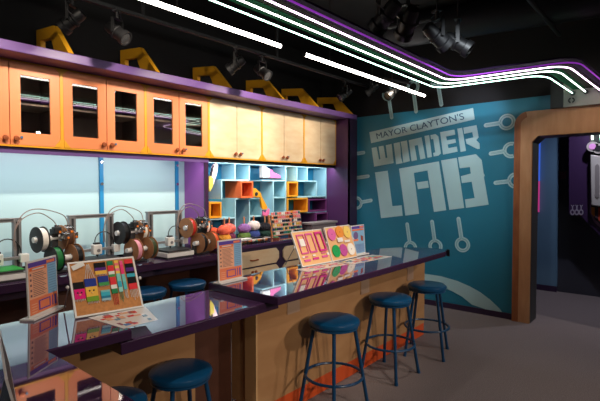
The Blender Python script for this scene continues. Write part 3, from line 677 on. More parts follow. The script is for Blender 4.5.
ht = thing('hatch_decal', 'small red diagonal hatch square on the charcoal wall beyond the portal', 'decal', (7.24, mz(562, 175)[0], mz(562, 178)[1]))
c = mz(562, 175.3); m = MB(); s = .055
for k in range(-3, 4):
    o_ = k*.034
    pts = []
    for t in (-1, 1):
        pass
    x0 = max(-s, -s+o_); x1 = min(s, s+o_)
    m.prism([(c[0]-x0, c[1]+x0-o_-.006), (c[0]-x1, c[1]+x1-o_-.006), (c[0]-x1, c[1]+x1-o_+.006), (c[0]-x0, c[1]+x0-o_+.006)], 0, HX-.006, HX-.001)
m.done('hatch', colm('dull_red', 168, 66, 84), ht)

# ================================================================ SIGNS AND BOARDS ON THE COUNTER
def local_thing(name, label, cat, loc, rz, group=None, tilt=0):
    t = thing(name, label, cat, loc, group); t.rotation_euler = (-R(tilt), 0, R(rz)); return t
SKY = colm('sign_blue', 132, 178, 212); SP = colm('sign_purple', 92, 66, 160); SO = colm('sign_orange', 232, 112, 56); SPE = colm('sign_peach', 240, 176, 140); SOR = colm('sign_coral', 236, 130, 88); TXT = colm('sign_text', 120, 84, 88)
def lbox(name, x0, x1, z0, z1, y0, y1, m, p, bev=0): return box(name, x0, x1, y0, y1, z0, z1, m, p, bev, local=True)
def sign(loc, rz, label, W=.205, Hh=.262, kind=0, tilt=2):
    t = local_thing('table_sign', label, 'sign', loc, rz, 'acrylic table signs with instructions', tilt)
    lbox('base', -.012, W+.012, 0, .010, -.035, .035, WHITEP, t, .002)
    h = lbox('holder', 0, W, .010, Hh, -.003, .003, WHITEP, t)
    s = lbox('printed_sheet', .008, W-.008, .018, Hh-.008, -.0042, -.0031, SPE if kind == 0 else SKY, t)
    y0, y1 = -.0052, -.0043; w_, x0, x1, zt, zb = W-.016, .008, W-.008, Hh-.008, .018; hh = zt-zb
    lbox('header_band', x0, x1, zt-.09*hh, zt, y0, y1, SP, s)
    lbox('header_logo', x1-.36*w_, x1-.06*w_, zt-.075*hh, zt-.02*hh, y0-.001, y0, SOR, s)
    if kind == 0:
        lbox('title_bar', x0+.04*w_, x0+.62*w_, zt-.165*hh, zt-.10*hh, y0, y1, SO, s)
        lbox('title_text', x0+.12*w_, x0+.54*w_, zt-.145*hh, zt-.12*hh, y0-.001, y0, WHITEP, s)
        lbox('blue_column', x0+.66*w_, x1, zb+.30*hh, zt-.09*hh, y0, y1, SKY, s)
        m = MB()
        for k in range(14): m.box(x0+.14*w_, x0+(.5+.1*((k*7) % 3)/2)*w_, y0, y1, zt-(.205+.034*k)*hh-.0022, zt-(.205+.034*k)*hh)
        for k in range(5): m.box(x0+.04*w_, x0+.09*w_, y0, y1, zt-(.21+.1*k)*hh-.010, zt-(.21+.1*k)*hh)
        m.done('text_lines', TXT, s, local=True)
        m = MB()
        for k in range(11): m.box(x0+.70*w_, x0+.95*w_, y0-.0006, y0, zt-(.13+.05*k)*hh-.0018, zt-(.13+.05*k)*hh)
        m.done('column_text', colm('blue_text', 90, 120, 160), s, local=True)
        lbox('diagram_panel', x0, x1, zb, zb+.30*hh, y0, y1, SOR, s)
        MB().frame(rect(x0+.30*w_, x0+.72*w_, zb+.05*hh, zb+.24*hh), rect(x0+.34*w_, x0+.69*w_, zb+.07*hh, zb+.22*hh), 1, y0-.001, y0).done('diagram_loom', SP, s, local=True)
        m = MB().box(x0+.79*w_, x0+.82*w_, y0-.001, y0, zb+.05*hh, zb+.25*hh).box(x0+.88*w_, x0+.94*w_, y0-.001, y0, zb+.05*hh, zb+.25*hh); m.done('diagram_bars', SP, s, local=True)
        m = MB()
        for k in range(4): m.box(x0+.05*w_, x0+.24*w_, y0-.001, y0, zb+(.04+.05*k)*hh, zb+(.055+.05*k)*hh)
        m.done('caption_lines', SPE, s, local=True)
    else:
        lbox('title_bar', x0+.04*w_, x1-.04*w_, zt-.165*hh, zt-.11*hh, y0, y1, SO, s)
        m = MB().prism([(x0+.30*w_+.19*w_*math.cos(2*math.pi*k/20), zt-.34*hh+.14*hh*math.sin(2*math.pi*k/20)) for k in range(20)], 1, y0, y1); m.done('round_picture', colm('dusky_violet', 110, 90, 140), s, local=True)
        lbox('picture_caption', x0+.08*w_, x0+.48*w_, zt-.54*hh, zt-.47*hh, y0, y1, SOR, s)
        MB().prism([(x0+.70*w_, zt-.34*hh), (x0+.90*w_, zt-.40*hh), (x0+.88*w_, zt-.58*hh), (x0+.72*w_, zt-.55*hh)], 1, y0, y1).done('photo', colm('brick_photo', 150, 70, 60), s, local=True)
        m = MB()
        for k in range(8): m.box(x0+.08*w_, x0+.92*w_, y0, y1, zb+(.05+.038*k)*hh, zb+(.062+.038*k)*hh)
        m.done('text_lines', colm('indigo_text', 92, 80, 150), s, local=True)
    return t
sign((.739, 2.215, .9), 36, 'upright instruction sign with purple header on the left counter corner', .215, .262)
sign((1.775, 2.165, .9), 3, 'upright instruction sign with orange lower panel at the raised counter end', .205, .265)
sign((3.205, 2.145, .9), 0, 'upright mostly blue instruction sign right of the peach boards', .205, .262, 1, 4)

def board(loc, rz, tilt, W, Hh, label, face, name='display_board'):
    t = local_thing(name, label, 'board', loc, rz, 'leaning display boards on the counters', tilt)
    lbox('panel', .006, W-.006, .006, Hh-.006, -.003, .003, face, t)
    MB().frame(rect(0, W, 0, Hh), rect(.008, W-.008, .008, Hh-.008), 1, -.006, .006).done('frame', WHITEP, t, local=True)
    th = R(tilt)
    for x in (-.008, W+.008):
        zt = Hh*.56; L = zt/ math.cos(0.0)*1.0
        up = Vector((0, math.sin(th), math.cos(th)))
        # local y (back) and z (along the board): world-down is (sin t down the back, -cos t)
        h = zt*math.cos(th)-.003; back = .10
        # vector in world: back by 'back', down by h ; into local frame
        ly = back*math.cos(th)+h*math.sin(th); lz = back*math.sin(th)-h*math.cos(th)
        MB().tube([(x, 0, zt), (x, ly, zt+lz)], .003, 6).done('prop_leg', GREYB, t, local=True)
    for x in (-.012, W+.012): MB().ball((x, 0, Hh*.56), .008, u=8, v=6).done('hinge_knob', WHITEP, t, local=True)
    return t
def on_board(b, x, z, y=-.009):
    M = Matrix.Translation(b.location) @ b.rotation_euler.to_matrix().to_4x4()
    return M @ Vector((x, y, z)), b.rotation_euler.copy()
A = board((.882, 2.079, .903), -10, 30, .31, .27, 'leaning cork board with knitted bookmarks pinned to it', CORK, 'cork_board')
# board A coordinates from its picture corners: u (0-1 across), v (0-1 down)
def woven(u, v, wd, bands, label, top=None, bottom=None, eyes=None, tass=WHITEP, tl=.012, strings=None):
    W, Hh = .31, .27; hgt = sum(b[0] for b in bands)
    loc, rot = on_board(A, u*W, Hh-v*Hh, -.008)
    t = thing('woven_bookmark', label, 'bookmark', loc, 'knitted bookmarks pinned on the cork board'); t.rotation_euler = rot
    z = 0
    for (h, c) in bands:
        lbox('knitted_band', -wd/2, wd/2, z-h, z, -.003, .001, colm('knit_%d_%d_%d' % c, *c, .95), t); z -= h
    m = MB()
    n = max(3, int(wd/.006))
    for k in range(n):
        x = -wd/2+(k+.5)*wd/n
        m.tube([(x, -.001, z), (x+random.uniform(-.002, .002), -.002, z-tl*random.uniform(.7, 1.1))], .0012, 5)
    m.done('tassel', tass, t, local=True)
    if strings:
        m = MB()
        for k in range(5): m.tube([(-wd*.4+k*wd*.2, -.001, 0), ((k-2)*.002, -.001, strings)], .001, 5)
        m.done('hanging_string', tass, t, local=True)
        MB().ball((0, -.004, strings), .004, u=8, v=6).done('push_pin', YEL, t, local=True)
    if eyes:
        m = MB()
        for s_ in (-1, 1): m.ball((s_*wd*.18, -.005, eyes), .0042, (1, .6, 1), 8, 6)
        m.done('bead_eye', CHARC, t, local=True)
        MB().ball((0, -.005, eyes-.011), .004, (1.2, .6, .9), 8, 6).done('nose', colm('nose_tan', 232, 190, 120), t, local=True)
    return t
BK, PK, BL, YW, GR, PU, TQ, RD, WH, OL = (16, 14, 16), (228, 28, 120), (38, 56, 140), (238, 184, 76), (120, 158, 44), (84, 40, 120), (60, 170, 190), (222, 52, 60), (232, 228, 220), (70, 150, 80)
woven(.105, .385, .046, [(.034, BK), (.048, PK)], 'black and pink knitted face bookmark at the left of the cork board', eyes=-.052)
woven(.275, .345, .052, [(.040, BL), (.048, YW), (.024, GR)], 'blue, yellow and green knitted face bookmark hanging from white strings', eyes=-.060, strings=.075)
woven(.45, .065, .052, [(.026, BK), (.016, PU), (.018, YW)], 'small black, purple and yellow knitted bookmark pinned high on cork board', tl=.005)
woven(.465, .325, .048, [(.032, BL), (.016, OL)], 'dark blue and green knitted piece in the middle of the cork board', tl=.005)
woven(.465, .590, .042, [(.010, (120, 190, 190)), (.018, TQ), (.012, (40, 120, 150)), (.010, (150, 190, 200))], 'turquoise striped knitted piece low on the cork board', tl=.006)
woven(.605, .055, .028, [(.024, (40, 130, 80)), (.030, RD), (.016, WH), (.014, OL), (.040, RD), (.020, WH), (.024, (40, 130, 80))], 'long red, white and green knitted bookmark on the cork board', tass=colm('red_yarn', 214, 40, 50), tl=.06)
woven(.70, .055, .019, [(.014, (240, 190, 80)), (.014, (240, 120, 120)), (.014, (240, 200, 90)), (.014, (240, 120, 150)), (.014, (240, 200, 90)), (.040, (130, 200, 190)), (.030, TQ), (.024, (150, 210, 200))], 'long yellow, pink and aqua striped knitted bookmark', tass=colm('green_yarn', 60, 150, 110), tl=.05)
woven(.775, .075, .016, [(.020, (236, 90, 140)), (.050, (236, 60, 120)), (.040, (120, 196, 190)), (.040, (90, 190, 190))], 'long hot pink and aqua knitted bookmark', tl=.05)
woven(.895, .06, .040, [(.022, RD), (.022, BK), (.020, PU), (.012, BK), (.018, TQ), (.034, BK), (.030, RD)], 'red, black, purple and turquoise knitted bookmark at the right edge', tl=.055)
loc, rot = on_board(A, .02, .225, -.008)
nt_ = tag(lbox('paper_tag', 0, .055, 0, .024, -.001, .001, PAPER, None), 'small white paper tag pinned at the cork board top left corner', 'tag'); nt_.location = loc; nt_.rotation_euler = (rot[0], R(-22), rot[2])

Bd = board((2.522, 2.127, .903), -4, 26, .34, .28, 'leaning peach board with three pink rectangular frames', PEACH)
MAG = colm('magenta_acrylic', 214, 52, 140, .4); MAG2 = colm('rose_acrylic', 222, 90, 158, .4)
for k, (x, l, mm, dz) in enumerate(((.035, 'leftmost pink rectangular frame on the peach board', MAG2, 0), (.130, 'middle pink rectangular frame on the peach board', MAG2, .003), (.235, 'rightmost darker magenta frame standing proud on the peach board', MAG, .006))):
    loc, rot = on_board(Bd, x, .095, -.008)
    th = .010+.003*k
    f = tag(MB().frame(rect(0, .078, 0, .155+dz), rect(th*.7, .078-th*.7, th, .155+dz-th), 1, -.004-.006*(k == 2), .001).done('loom_frame', mm, None, local=True), l, 'frame', 'pink frames on the peach board')
    f.location = loc; f.rotation_euler = rot
for k, (x, z, w_, mm, l) in enumerate(((.04, .035, .065, MAG2, 'left pink bar low on the peach board'), (.135, .04, .065, MAG, 'middle pink bar low on the peach board'), (.24, .045, .065, MAG2, 'right pink bar low on the peach board'), (.04, .068, .05, MAG2, 'thin pink bar under the left pink frame'), (.245, .078, .05, MAG2, 'thin pink bar under the darker magenta frame'))):
    loc, rot = on_board(Bd, x, z, -.008)
    f = tag(lbox('acrylic_bar', 0, w_, 0, .016 if k < 3 else .008, -.003, .001, mm, None), l, 'bar', 'pink bars on the peach board'); f.location = loc; f.rotation_euler = rot
for (x, z, a, b, l) in ((.048, .155, .052, .058, 'white paper square inside the left pink frame'), (.025, .066, .025, .012, 'small white card at the lower left of the peach board'), (.14, .068, .03, .012, 'small white card under the middle pink frame'), (.30, .06, .026, .018, 'small white card at the lower right of the peach board')):
    loc, rot = on_board(Bd, x, z, -.0105)
    f = tag(lbox('paper_card', 0, a, 0, b, -.003, .001, PAPER, None), l, 'card', 'white cards on the peach board'); f.location = loc; f.rotation_euler = rot

Cd = board((2.857, 2.101, .903), 0, 18, .355, .28, 'leaning peach board with six coloured round discs', PEACH)
for (u, v, c, l) in ((.20, .23, (226, 108, 176), 'pink disc at the upper left of the disc board'), (.52, .19, (238, 150, 64), 'orange disc at the top centre of the disc board'), (.81, .22, (246, 212, 110), 'yellow disc at the upper right of the disc board'),
                     (.22, .72, (30, 168, 90), 'green disc at the lower left of the disc board'), (.50, .73, (196, 84, 160), 'magenta disc at the lower centre of the disc board'), (.80, .74, (246, 242, 232), 'white disc at the lower right of the disc board')):
    loc, rot = on_board(Cd, u*.355, .28*(1-v), -.008)
    m = MB().cyl((0, .001, 0), (0, -.005, 0), .050, n=36); m.done
    f = tag(m.done('acrylic_disc', colm('disc_%d_%d_%d' % c, *c, .4), None, local=True), l, 'disc', 'round discs on the peach board'); f.location = loc; f.rotation_euler = rot
    h = MB().cyl((0, -.0051, 0), (0, -.0065, 0), .004, n=10).done('hub_mark', TXT, f, local=True)
for (x, z, a, b, l) in ((.125, .145, .07, .035, 'white card in the centre left of the disc board'), (.215, .135, .075, .018, 'narrow white card beside the larger card on disc board')):
    loc, rot = on_board(Cd, x, z, -.014)
    f = tag(lbox('paper_card', 0, a, 0, b, -.002, .001, PAPER, None), l, 'card', 'white cards on the disc board'); f.location = loc; f.rotation_euler = rot

# printed mats lying on the counters
def mat_sheet(quad, label, cols, n, seed, z=.9003):
    random.seed(seed)
    t = thing('printed_mat', label, 'sheet', (quad[0][0], quad[0][1], z), 'printed mats lying on the counters')
    slab('sheet', quad, z, z+.0015, mat('laminated_paper', lin(226, 218, 214), .12), t, 0)
    P = [Vector(p) for p in quad]
    def uv(a, b): return tuple(P[0].lerp(P[1], a).lerp(P[3].lerp(P[2], a), b))
    for k in range(n):
        a = random.uniform(.03, .85); b = random.uniform(.05, .82); da = random.uniform(.05, .15); db = random.uniform(.06, .16)
        c = random.choice(cols); MB().prism([uv(a, b), uv(min(.98, a+da), b), uv(min(.98, a+da), min(.97, b+db)), uv(a, min(.97, b+db))], 2, z+.0015, z+.0019+.00008*k).done('printed_picture', colm('print_%d_%d_%d' % c, *c, .2), t)
CO = [(196, 92, 70), (80, 120, 180), (226, 170, 140), (150, 90, 110), (210, 60, 70), (120, 150, 170), (70, 60, 80)]
mat_sheet([(.955, 1.79), (1.12, 1.79), (1.20, 2.03), (.93, 2.06)][0:4], 'glossy printed mat lying in front of the cork board', CO, 22, 3)
mat_sheet([(2.43, 2.00), (2.86, 1.96), (2.88, 2.10), (2.44, 2.115)], 'printed mat lying in front of the pink frame board', [(224, 110, 160), (240, 190, 190), (236, 150, 120), (200, 80, 130), (150, 190, 190)], 34, 5)
mat_sheet([(2.89, 1.93), (3.42, 1.89), (3.40, 2.07), (2.90, 2.09)], 'printed mat lying in front of the disc board and blue sign', [(220, 120, 110), (110, 170, 150), (230, 190, 150), (90, 130, 170), (200, 90, 90), (220, 214, 120)], 46, 9)
# board standing at the very left of the foreground counter, seen from behind
nb = local_thing('display_board', 'dark backed leaning board with white edge at the lower left corner of the photo', 'board', (.395, 1.25, .903), 76, 'leaning display boards on the counters', 12)
lbox('panel', .0, .50, .0, .125, .0, .004, CHARC, nb); MB().frame(rect(-.004, .504, -.002, .128), rect(.003, .497, .002, .1245), 1, -.001, .005).done('frame', WHITEP, nb, local=True)
MB().tube([(.1, .006, .1), (.1, -.0, .0)], .003).done('prop_leg', GREYB, nb, local=True)

# ================================================================ 3D PRINTERS AND SPOOLS
def printer():
    t = thing('desktop_printer', '', '3D printer', (0, 0, 0), 'desktop 3D printers on the printer bench')
    L = dict(local=True)
    MB().box(-.13, .17, -.24, .06, .012, .055).done('base', WHITEP, t, bevel=.006, **L)
    MB().box(-.12, .16, -.23, .05, 0, .012).done('base_foot', CHARC, t, **L)
    box('build_plate', -.12, .15, -.25, .03, .068, .076, CHARC, t, .001, local=True)
    MB().box(-.10, .13, -.22, .02, .055, .068).done('bed_carriage', ALU, t, **L)
    for x in (-.19, .135):
        u = MB().box(x, x+.055, -.02, .025, 0, .425).done('upright', ALU, t, bevel=.003, **L)
        MB().box(x+.018, x+.036, -.0215, -.02, .03, .41).done('rail_slot', CHARC, u, **L)
    MB().box(-.195, .195, -.022, .027, .425, .437).done('top_cap', ALU, t, bevel=.002, **L)
    MB().box(-.135, .135, -.012, .015, .405, .425).done('crossbar', ALU, t, **L)
    MB().box(-.21, .22, -.05, -.022, .125, .148).done('x_rail', ALU, t, bevel=.002, **L)
    MB().box(.165, .225, -.07, -.01, .10, .165).done('x_motor', WHITEP, t, bevel=.006, **L)
    MB().box(-.225, -.19, -.06, -.015, .105, .16).done('belt_end', WHITEP, t, bevel=.004, **L)
    h = MB().box(-.03, .045, -.10, -.045, .10, .185).done('tool_head', WHITEP, t, bevel=.008, **L)
    MB().cyl((.01, -.08, .10), (.01, -.08, .08), .012, .004).done('nozzle', CHARC, h, **L)
    MB().cyl((.012, -.101, .135), (.012, -.106, .135), .014, n=18).done('fan', ALU, h, smooth=True, **L)
    MB().box(-.015, .03, -.09, -.055, .185, .20).done('cable_block', CHARC, h, **L)
    MB().tube([(.0+.18*(1-math.cos(math.pi*i/12))/2, -.06+.03*i/12, .20-.03*i/12+.10*math.sin(math.pi*i/12)) for i in range(13)], .0045).done('cable', CHARC, t, smooth=True, **L)
    MB().box(.20, .265, -.20, -.16, .02, .10).done('screen', CHARC, t, bevel=.003, **L)
    return t
PY_ = 3.86
p0 = printer(); p0.location = (2.50, PY_, .822); p0['label'] = 'grey framed 3D printer at the right, beside the purple divider'
dup(p0, (1.785, PY_, .822), 0, 'grey framed 3D printer in the middle, behind the cork board')
dup(p0, (1.055, PY_, .822), 0, 'grey framed 3D printer at the left edge, behind the sign')
GP = mat('green_sheet', lin(30, 150, 50), .5)
tag(box('printed_piece', .94, 1.19, 3.63, 3.87, .899, .903, GP), 'flat green piece on the left printer bed', 'sheet')
def smooth(P, n=6):
    P = [Vector(p) for p in P]; P = [2*P[0]-P[1]]+P+[2*P[-1]-P[-2]]; out = []
    for i in range(1, len(P)-2):
        for k in range(n):
            t = k/n; a, b, c, d = P[i-1:i+3]
            out.append(.5*((2*b)+(c-a)*t+(2*a-5*b+4*c-d)*t*t+(3*b-a-3*c+d)*t**3))
    return out+[P[-2]]
def hub():
    t = thing('spool_stand', '', 'spool stand', (0, 0, 0), 'filament spool stands beside the printers')
    L = dict(local=True)
    MB().box(-.09, .09, -.10, .06, 0, .02).done('base', CHARC, t, bevel=.004, **L)
    MB().box(-.025, .025, -.02, .02, .02, .34).done('post', CHARC, t, bevel=.004, **L)
    for (x, y, z) in ((-.01, .0, .265), (.02, -.10, .115)):
        MB().cyl((x-.15, y, z), (x+.16, y, z), .022).done('spindle', WHITEP, t, smooth=True, **L)
    MB().box(-.02, .02, -.12, -.01, .10, .13).done('arm', CHARC, t, **L)
    for (x, z, y) in ((.0, .33, -.04), (.09, .325, -.05), (.05, .28, -.07), (.13, .28, -.05)):
        f = MB().box(x-.028, x+.028, y-.028, y+.028, z-.028, z+.028).done('feeder', CHARC if (x*100) % 2 < 1 else CHROME, t, bevel=.008, **L)
        MB().cyl((x, y, z+.028), (x, y, z+.042), .018).done('feeder_cap', CHROME, f, smooth=True, **L)
        MB().cyl((x+.01, y-.029, z-.012), (x+.01, y-.034, z-.012), .009).done('light', mat('amber_dot', lin(240, 130, 40), .4), f, **L)
    tubes = [((0, -.04, .37), 0, 0), ((.09, -.05, .365), .03, .015)]
    for (p, o, dx) in tubes:
        MB().tube(smooth([p, (p[0]-.05, -.06, .42+o), (-.15, -.07, .475+o), (-.27, -.08, .44+o), (-.335, -.09, .34), (-.33+dx, -.07, .21)]), .0035).done('feed_tube', mat('milky_tube', lin(150, 130, 122), .3), t, smooth=True, **L)
    return t
def spool():
    t = thing('filament_spool', '', 'spool', (0, 0, 0), 'filament spools on the stands'); L = dict(local=True)
    return t
def mk_spool(fl, fil_c, w=.054):
    t = thing('filament_spool', '', 'spool', (0, 0, 0), 'filament spools on the stands')
    MY = Matrix.Rotation(R(90), 4, 'Y')
    for s in (-1, 1):
        MB().lathe([(.028, -.0025), (.092, -.0025), (.1, -.0015), (.1, .0015), (.092, .0025), (.028, .0025), (.028, -.0025)], n=36, M=Matrix.Translation((s*w/2, 0, 0)) @ MY).done('flange', fl, t, smooth=True, local=True)
    MB().lathe([(.028, -w/2), (.028, w/2), (.088, w/2-.004), (.089, 0), (.088, -w/2+.004), (.028, -w/2)], n=32, M=MY).done('wound_filament', fil_c, t, smooth=True, local=True)
    MB().lathe([(.0, -w/2-.008), (.014, -w/2-.008), (.027, -w/2-.002), (.027, w/2+.002), (0, w/2+.002)], n=20, M=MY).done('hub', CHROME, t, smooth=True, local=True)
    return t
BKF = CHARC; fc = {k: colm('filament_'+k, *v, .35) for k, v in dict(white=(236, 230, 220), black=(20, 20, 22), green=(20, 110, 50), pink=(236, 160, 176), red=(196, 50, 40), orange=(230, 96, 50), olive=(60, 70, 44), brown=(90, 60, 44)).items()}
sets = [((1.46, 3.80), [(BKF, 'white', 'black flanged spool of white filament, upper left of the left stand'), (CARD, 'brown', 'cardboard spool of brown filament, upper right of the left stand'), (BKF, 'green', 'black flanged spool of green filament, lower on the left stand'), (CARD, 'black', 'cardboard spool of black filament, lower right of the left stand')]),
        ((2.12, 3.80), [(BKF, 'black', 'all black spool, upper left of the middle stand'), (CARD, 'white', 'cardboard spool of white filament, upper right of the middle stand'), (CARD, 'pink', 'cardboard spool of pink filament, lower front of the middle stand'), (CARD, 'olive', 'cardboard spool of dark green filament, lower right of the middle stand')]),
        ((2.80, 3.76), [(CARD, 'red', 'cardboard spool of red filament, upper left of the right stand'), (BKF, 'white', 'dark spool behind the feeders of the right stand'), (CARD, 'black', 'cardboard spool of black filament, lower front of the right stand'), (CARD, 'orange', 'cardboard spool of orange filament, lower right of the right stand')])]
h0 = hub(); hl = ['spool stand with filament tubes at the left, beside the sign', 'spool stand with filament tubes in the middle, right of the cork board', 'spool stand with filament tubes at the right, before the divider']
for i, ((X, Y), sp_) in enumerate(sets):
    h = h0 if i == 0 else dup(h0, (0, 0, 0))
    h.location = (X, Y, .822); h.rotation_euler = (0, 0, R(8)); h['label'] = hl[i]
    M = Matrix.Translation(h.location) @ Matrix.Rotation(R(8), 4, 'Z')
    for (fl, fcn, lb), (x, y, z) in zip(sp_, ((-.11, 0, .265), (.085, 0, .265), (-.055, -.10, .115), (.105, -.10, .115))):
        s_ = mk_spool(fl, fc[fcn]); s_.location = M @ Vector((x, y, z)); s_.rotation_euler = (0, 0, R(8)); s_['label'] = lb

# ================================================================ YARN, THREAD, BINS ON THE DRAWER CABINET
ZT = .873
def yarn(x, y, z, r, c, label, sc=(1.15, 1.15, .85)):
    random.seed(int(x*1000)+int(z*100))
    m = MB().ball((x, y, z), r*.94, sc, 18, 12)
    for k in range(16):        # wound strands
        n = Vector((random.uniform(-1, 1), random.uniform(-1, 1), random.uniform(-.6, .6))).normalized(); u = n.orthogonal().normalized(); v = n.cross(u)
        m.tube([(x+(r*.97*sc[0])*(u.x*math.cos(t)+v.x*math.sin(t)), y+(r*.97*sc[1])*(u.y*math.cos(t)+v.y*math.sin(t)), z+(r*.97*sc[2])*(u.z*math.cos(t)+v.z*math.sin(t))) for t in [2*math.pi*i/14 for i in range(15)]], r*.07, 5)
    return tag(m.done('yarn_ball', colm('yarn_%d_%d_%d' % c, *c, .95), None, smooth=True), label, 'yarn ball', 'yarn balls stacked on pegs')
YQ = 3.84
pegs = [(3.215, YQ-.02, 'left front'), (3.345, YQ+.05, 'x'), (3.525, YQ, 'x'), (3.675, YQ, 'x'), (3.88, YQ+.02, 'x')]
pl = ['wooden peg through the orange yarn at the left end', 'wooden peg through the salmon yarn', 'wooden peg through the lilac and green yarn', 'wooden peg through the white and blue yarn', 'wooden peg through the dark yarn beside the thread rack']
def peg():
    t = thing('yarn_peg', '', 'peg', (0, 0, 0), 'wooden yarn pegs'); MB().cyl((0, 0, 0), (0, 0, .012), .04, n=20).done('foot', WOODP, t, local=True); MB().cyl((0, 0, .012), (0, 0, .275), .009, n=10).done('rod', WOODP, t, smooth=True, local=True); return t
g0 = peg()
for i, ((x, y, _), l) in enumerate(zip(pegs, pl)):
    g = g0 if i == 0 else dup(g0, (0, 0, 0)); g.location = (x, y, ZT); g['label'] = l
yl = [(0, .055, (226, 160, 60), 'mustard yarn ball under the orange one'), (0, .145, (240, 112, 84), 'orange yarn ball on the leftmost peg'),
      (1, .055, (120, 50, 84), 'plum yarn ball under the salmon one'), (1, .150, (236, 116, 104), 'salmon yarn ball on the second peg'),
      (2, .055, (110, 142, 74), 'green yarn ball under the lilac one'), (2, .140, (150, 104, 170), 'lilac yarn ball on the third peg'),
      (3, .060, (62, 80, 150), 'dark blue yarn ball under the white one'), (3, .165, (228, 216, 212), 'white yarn ball on the fourth peg'),
      (4, .055, (40, 74, 64), 'dark green yarn ball beside the thread rack'), (4, .130, (28, 26, 34), 'black yarn ball beside the thread rack')]
for (i, z, c, l) in yl: yarn(pegs[i][0], pegs[i][1], ZT+z, .066, c, l)
yarn(3.155, 3.93, ZT+.13, .05, (226, 96, 60), 'red-orange yarn ball tucked behind the leftmost peg')
cone = tag(MB().lathe([(0, 0), (.06, 0), (.055, .02), (.08, .16), (.085, .17), (.0, .17)], (3.78, 3.98, ZT), 24).done('yarn_cone', colm('aubergine_yarn', 70, 34, 78), None, smooth=True), 'dark purple cone behind the yarn balls', 'cone')
# clear plastic bins with thread bits
def bin_(x0, x1, y0, y1, h, label, seed):
    t = thing('plastic_bin', label, 'bin', ((x0+x1)/2, (y0+y1)/2, ZT), 'clear plastic craft bins')
    m = MB().box(x0, x1, y0, y1, ZT, ZT+.003); m.frame([(x0, y0), (x1, y0), (x1, y1), (x0, y1)], [(x0+.003, y0+.003), (x1-.003, y0+.003), (x1-.003, y1-.003), (x0+.003, y1-.003)], 2, ZT+.003, ZT+h)
    m.done('tub', mat('clear_plastic', (.95, .95, .95), .08, trans=1, ior=1.2), t)
    m = MB().frame([(x0-.006, y0-.006), (x1+.006, y0-.006), (x1+.006, y1+.006), (x0-.006, y1+.006)], [(x0, y0), (x1, y0), (x1, y1), (x0, y1)], 2, ZT+h-.008, ZT+h); m.done('rim', WHITEP, t)
    random.seed(seed); cn = {(210, 96, 90): 'red', (90, 150, 120): 'green', (230, 190, 150): 'beige', (220, 214, 206): 'white', (110, 80, 60): 'brown', (226, 140, 60): 'orange'}
    cols = {k: MB() for k in ((210, 96, 90), (90, 150, 120), (230, 190, 150), (220, 214, 206), (110, 80, 60), (226, 140, 60))}
    for k in range(70):
        c = random.choice(list(cols)); r = random.uniform(.012, .020)
        cols[c].ball((random.uniform(x0+.02, x1-.02), random.uniform(y0+.02, y1-.02), ZT+.022+random.uniform(0, h-.05)), r, (1, 1, .8), 7, 5)
    for c, m in cols.items():
        o = tag(m.done('craft_scraps', colm('scrap_%d_%d_%d' % c, *c, .9), None, smooth=True), cn[c]+' craft pieces heaped in the clear bin before the yarn', 'craft pieces'); o['kind'] = 'stuff'
bin_(3.20, 3.68, 3.58, 3.70, .05, 'long clear plastic bin of colourful craft pieces in front of the yarn', 4)
tb2 = tag(box('paper_stack', 3.17, 3.42, 3.60, 3.69, ZT+.0505, ZT+.056, PAPER), 'white paper sheets lying across the clear bin', 'paper')
# thread rack
rk = thing('thread_rack', 'wooden stepped rack holding rows of coloured thread spools', 'rack', (4.18, 3.82, ZT), None)
RX0, RX1 = 3.93, 4.50; rows = 6
for X in (RX0, (RX0+RX1)/2+.09, RX1-.014):
    MB().prism([(3.79, ZT), (3.86, ZT), (3.86, ZT+.275), (3.84, ZT+.275), (3.79, ZT+.03)], 0, X, X+.014).done('side_panel', WOODP, rk)
for r in range(rows):
    y = 3.765+.009*r; z = ZT+.022+.047*r
    box('rail', RX0+.0145, RX1-.0145, y, y+.025, z, z+.010, WOODP, rk)
TC = dict(red=(206, 60, 64), salmon=(240, 130, 110), white=(240, 234, 226), black=(22, 22, 26), teal=(40, 130, 130), green=(60, 130, 70), yellow=(240, 200, 90), pink=(236, 140, 160), navy=(40, 50, 90), orange=(232, 128, 56))
order = [['green', 'white', 'black', 'teal'], ['navy', 'green', 'yellow', 'teal', 'black'], ['yellow', 'white', 'black', 'salmon', 'green'], ['black', 'salmon', 'white', 'navy'], ['orange', 'black', 'salmon', 'pink'], ['salmon', 'pink', 'red', 'white', 'salmon', 'teal']]
protos = {}
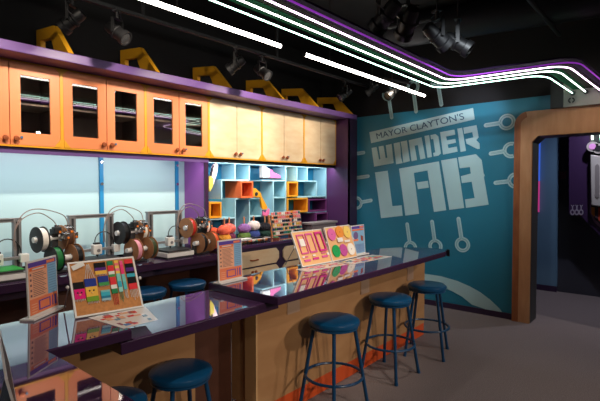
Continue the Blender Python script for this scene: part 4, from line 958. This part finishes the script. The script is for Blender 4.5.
def thread(c):
    t = thing('thread_spool', '', 'thread spool', (0, 0, 0), 'thread spools on the wooden rack')
    MB().lathe([(0, 0), (.013, 0), (.013, .003), (.006, .006), (.006, .036), (.012, .038), (.012, .041), (0, .041)], n=12).done('reel', WHITEP, t, smooth=True, local=True)
    MB().lathe([(.006, .005), (.0135, .007), (.0125, .034), (.006, .036)], n=12).done('wound_thread', colm('thread_'+c, *TC[c], .6), t, smooth=True, local=True); return t
ORD = ['first', 'second', 'third', 'fourth', 'fifth', 'sixth', 'seventh', 'eighth', 'ninth', 'tenth', 'eleventh', 'twelfth', 'thirteenth', 'fourteenth', 'fifteenth']
rn = ['lowest row', 'fifth row', 'fourth row', 'third row', 'second row', 'top row']
for r in range(rows):
    n_ = 15
    for k in range(n_):
        c = order[r][(k*k+k//2) % len(order[r])]
        x = RX0+.034+k*(RX1-RX0-.066)/(n_-1)
        if abs(x-((RX0+RX1)/2+.097)) < .018: continue
        loc = (x, 3.7775+.009*r, ZT+.0325+.047*r)
        lb = c+' thread spool, '+ORD[k]+' from left in the '+rn[r]+' of the rack'
        if c not in protos: protos[c] = thread(c); protos[c].location = loc; protos[c]['label'] = lb; o = protos[c]
        else: o = dup(protos[c], loc, 0, lb)
        o['group'] = 'thread spools on the wooden rack'
# grey case and small dish
gc = thing('storage_case', 'grey plastic storage case on the bench next to the column', 'case', (4.86, 3.8, ZT))
MB().box(4.60, 5.12, 3.70, 3.86, ZT, ZT+.115).done('body', mat('taupe_case', lin(120, 108, 108), .45), gc, bevel=.01)
MB().box(4.575, 5.145, 3.685, 3.87, ZT+.116, ZT+.145).done('lid', GREYB, gc, bevel=.006)
dd = thing('pin_dish', 'small terracotta dish of green pieces in front of the thread rack', 'dish', (3.80, 3.60, ZT))
MB().lathe([(0, 0), (.035, 0), (.05, .03), (.047, .03), (.033, .005), (0, .005)], (3.80, 3.60, ZT), 24).done('bowl', colm('terracotta', 176, 96, 70), dd, smooth=True)
MB().ball((3.80, 3.60, ZT+.03), .035, (1, 1, .5), jit=.12).done('filling', colm('moss', 70, 110, 70), dd, smooth=True)
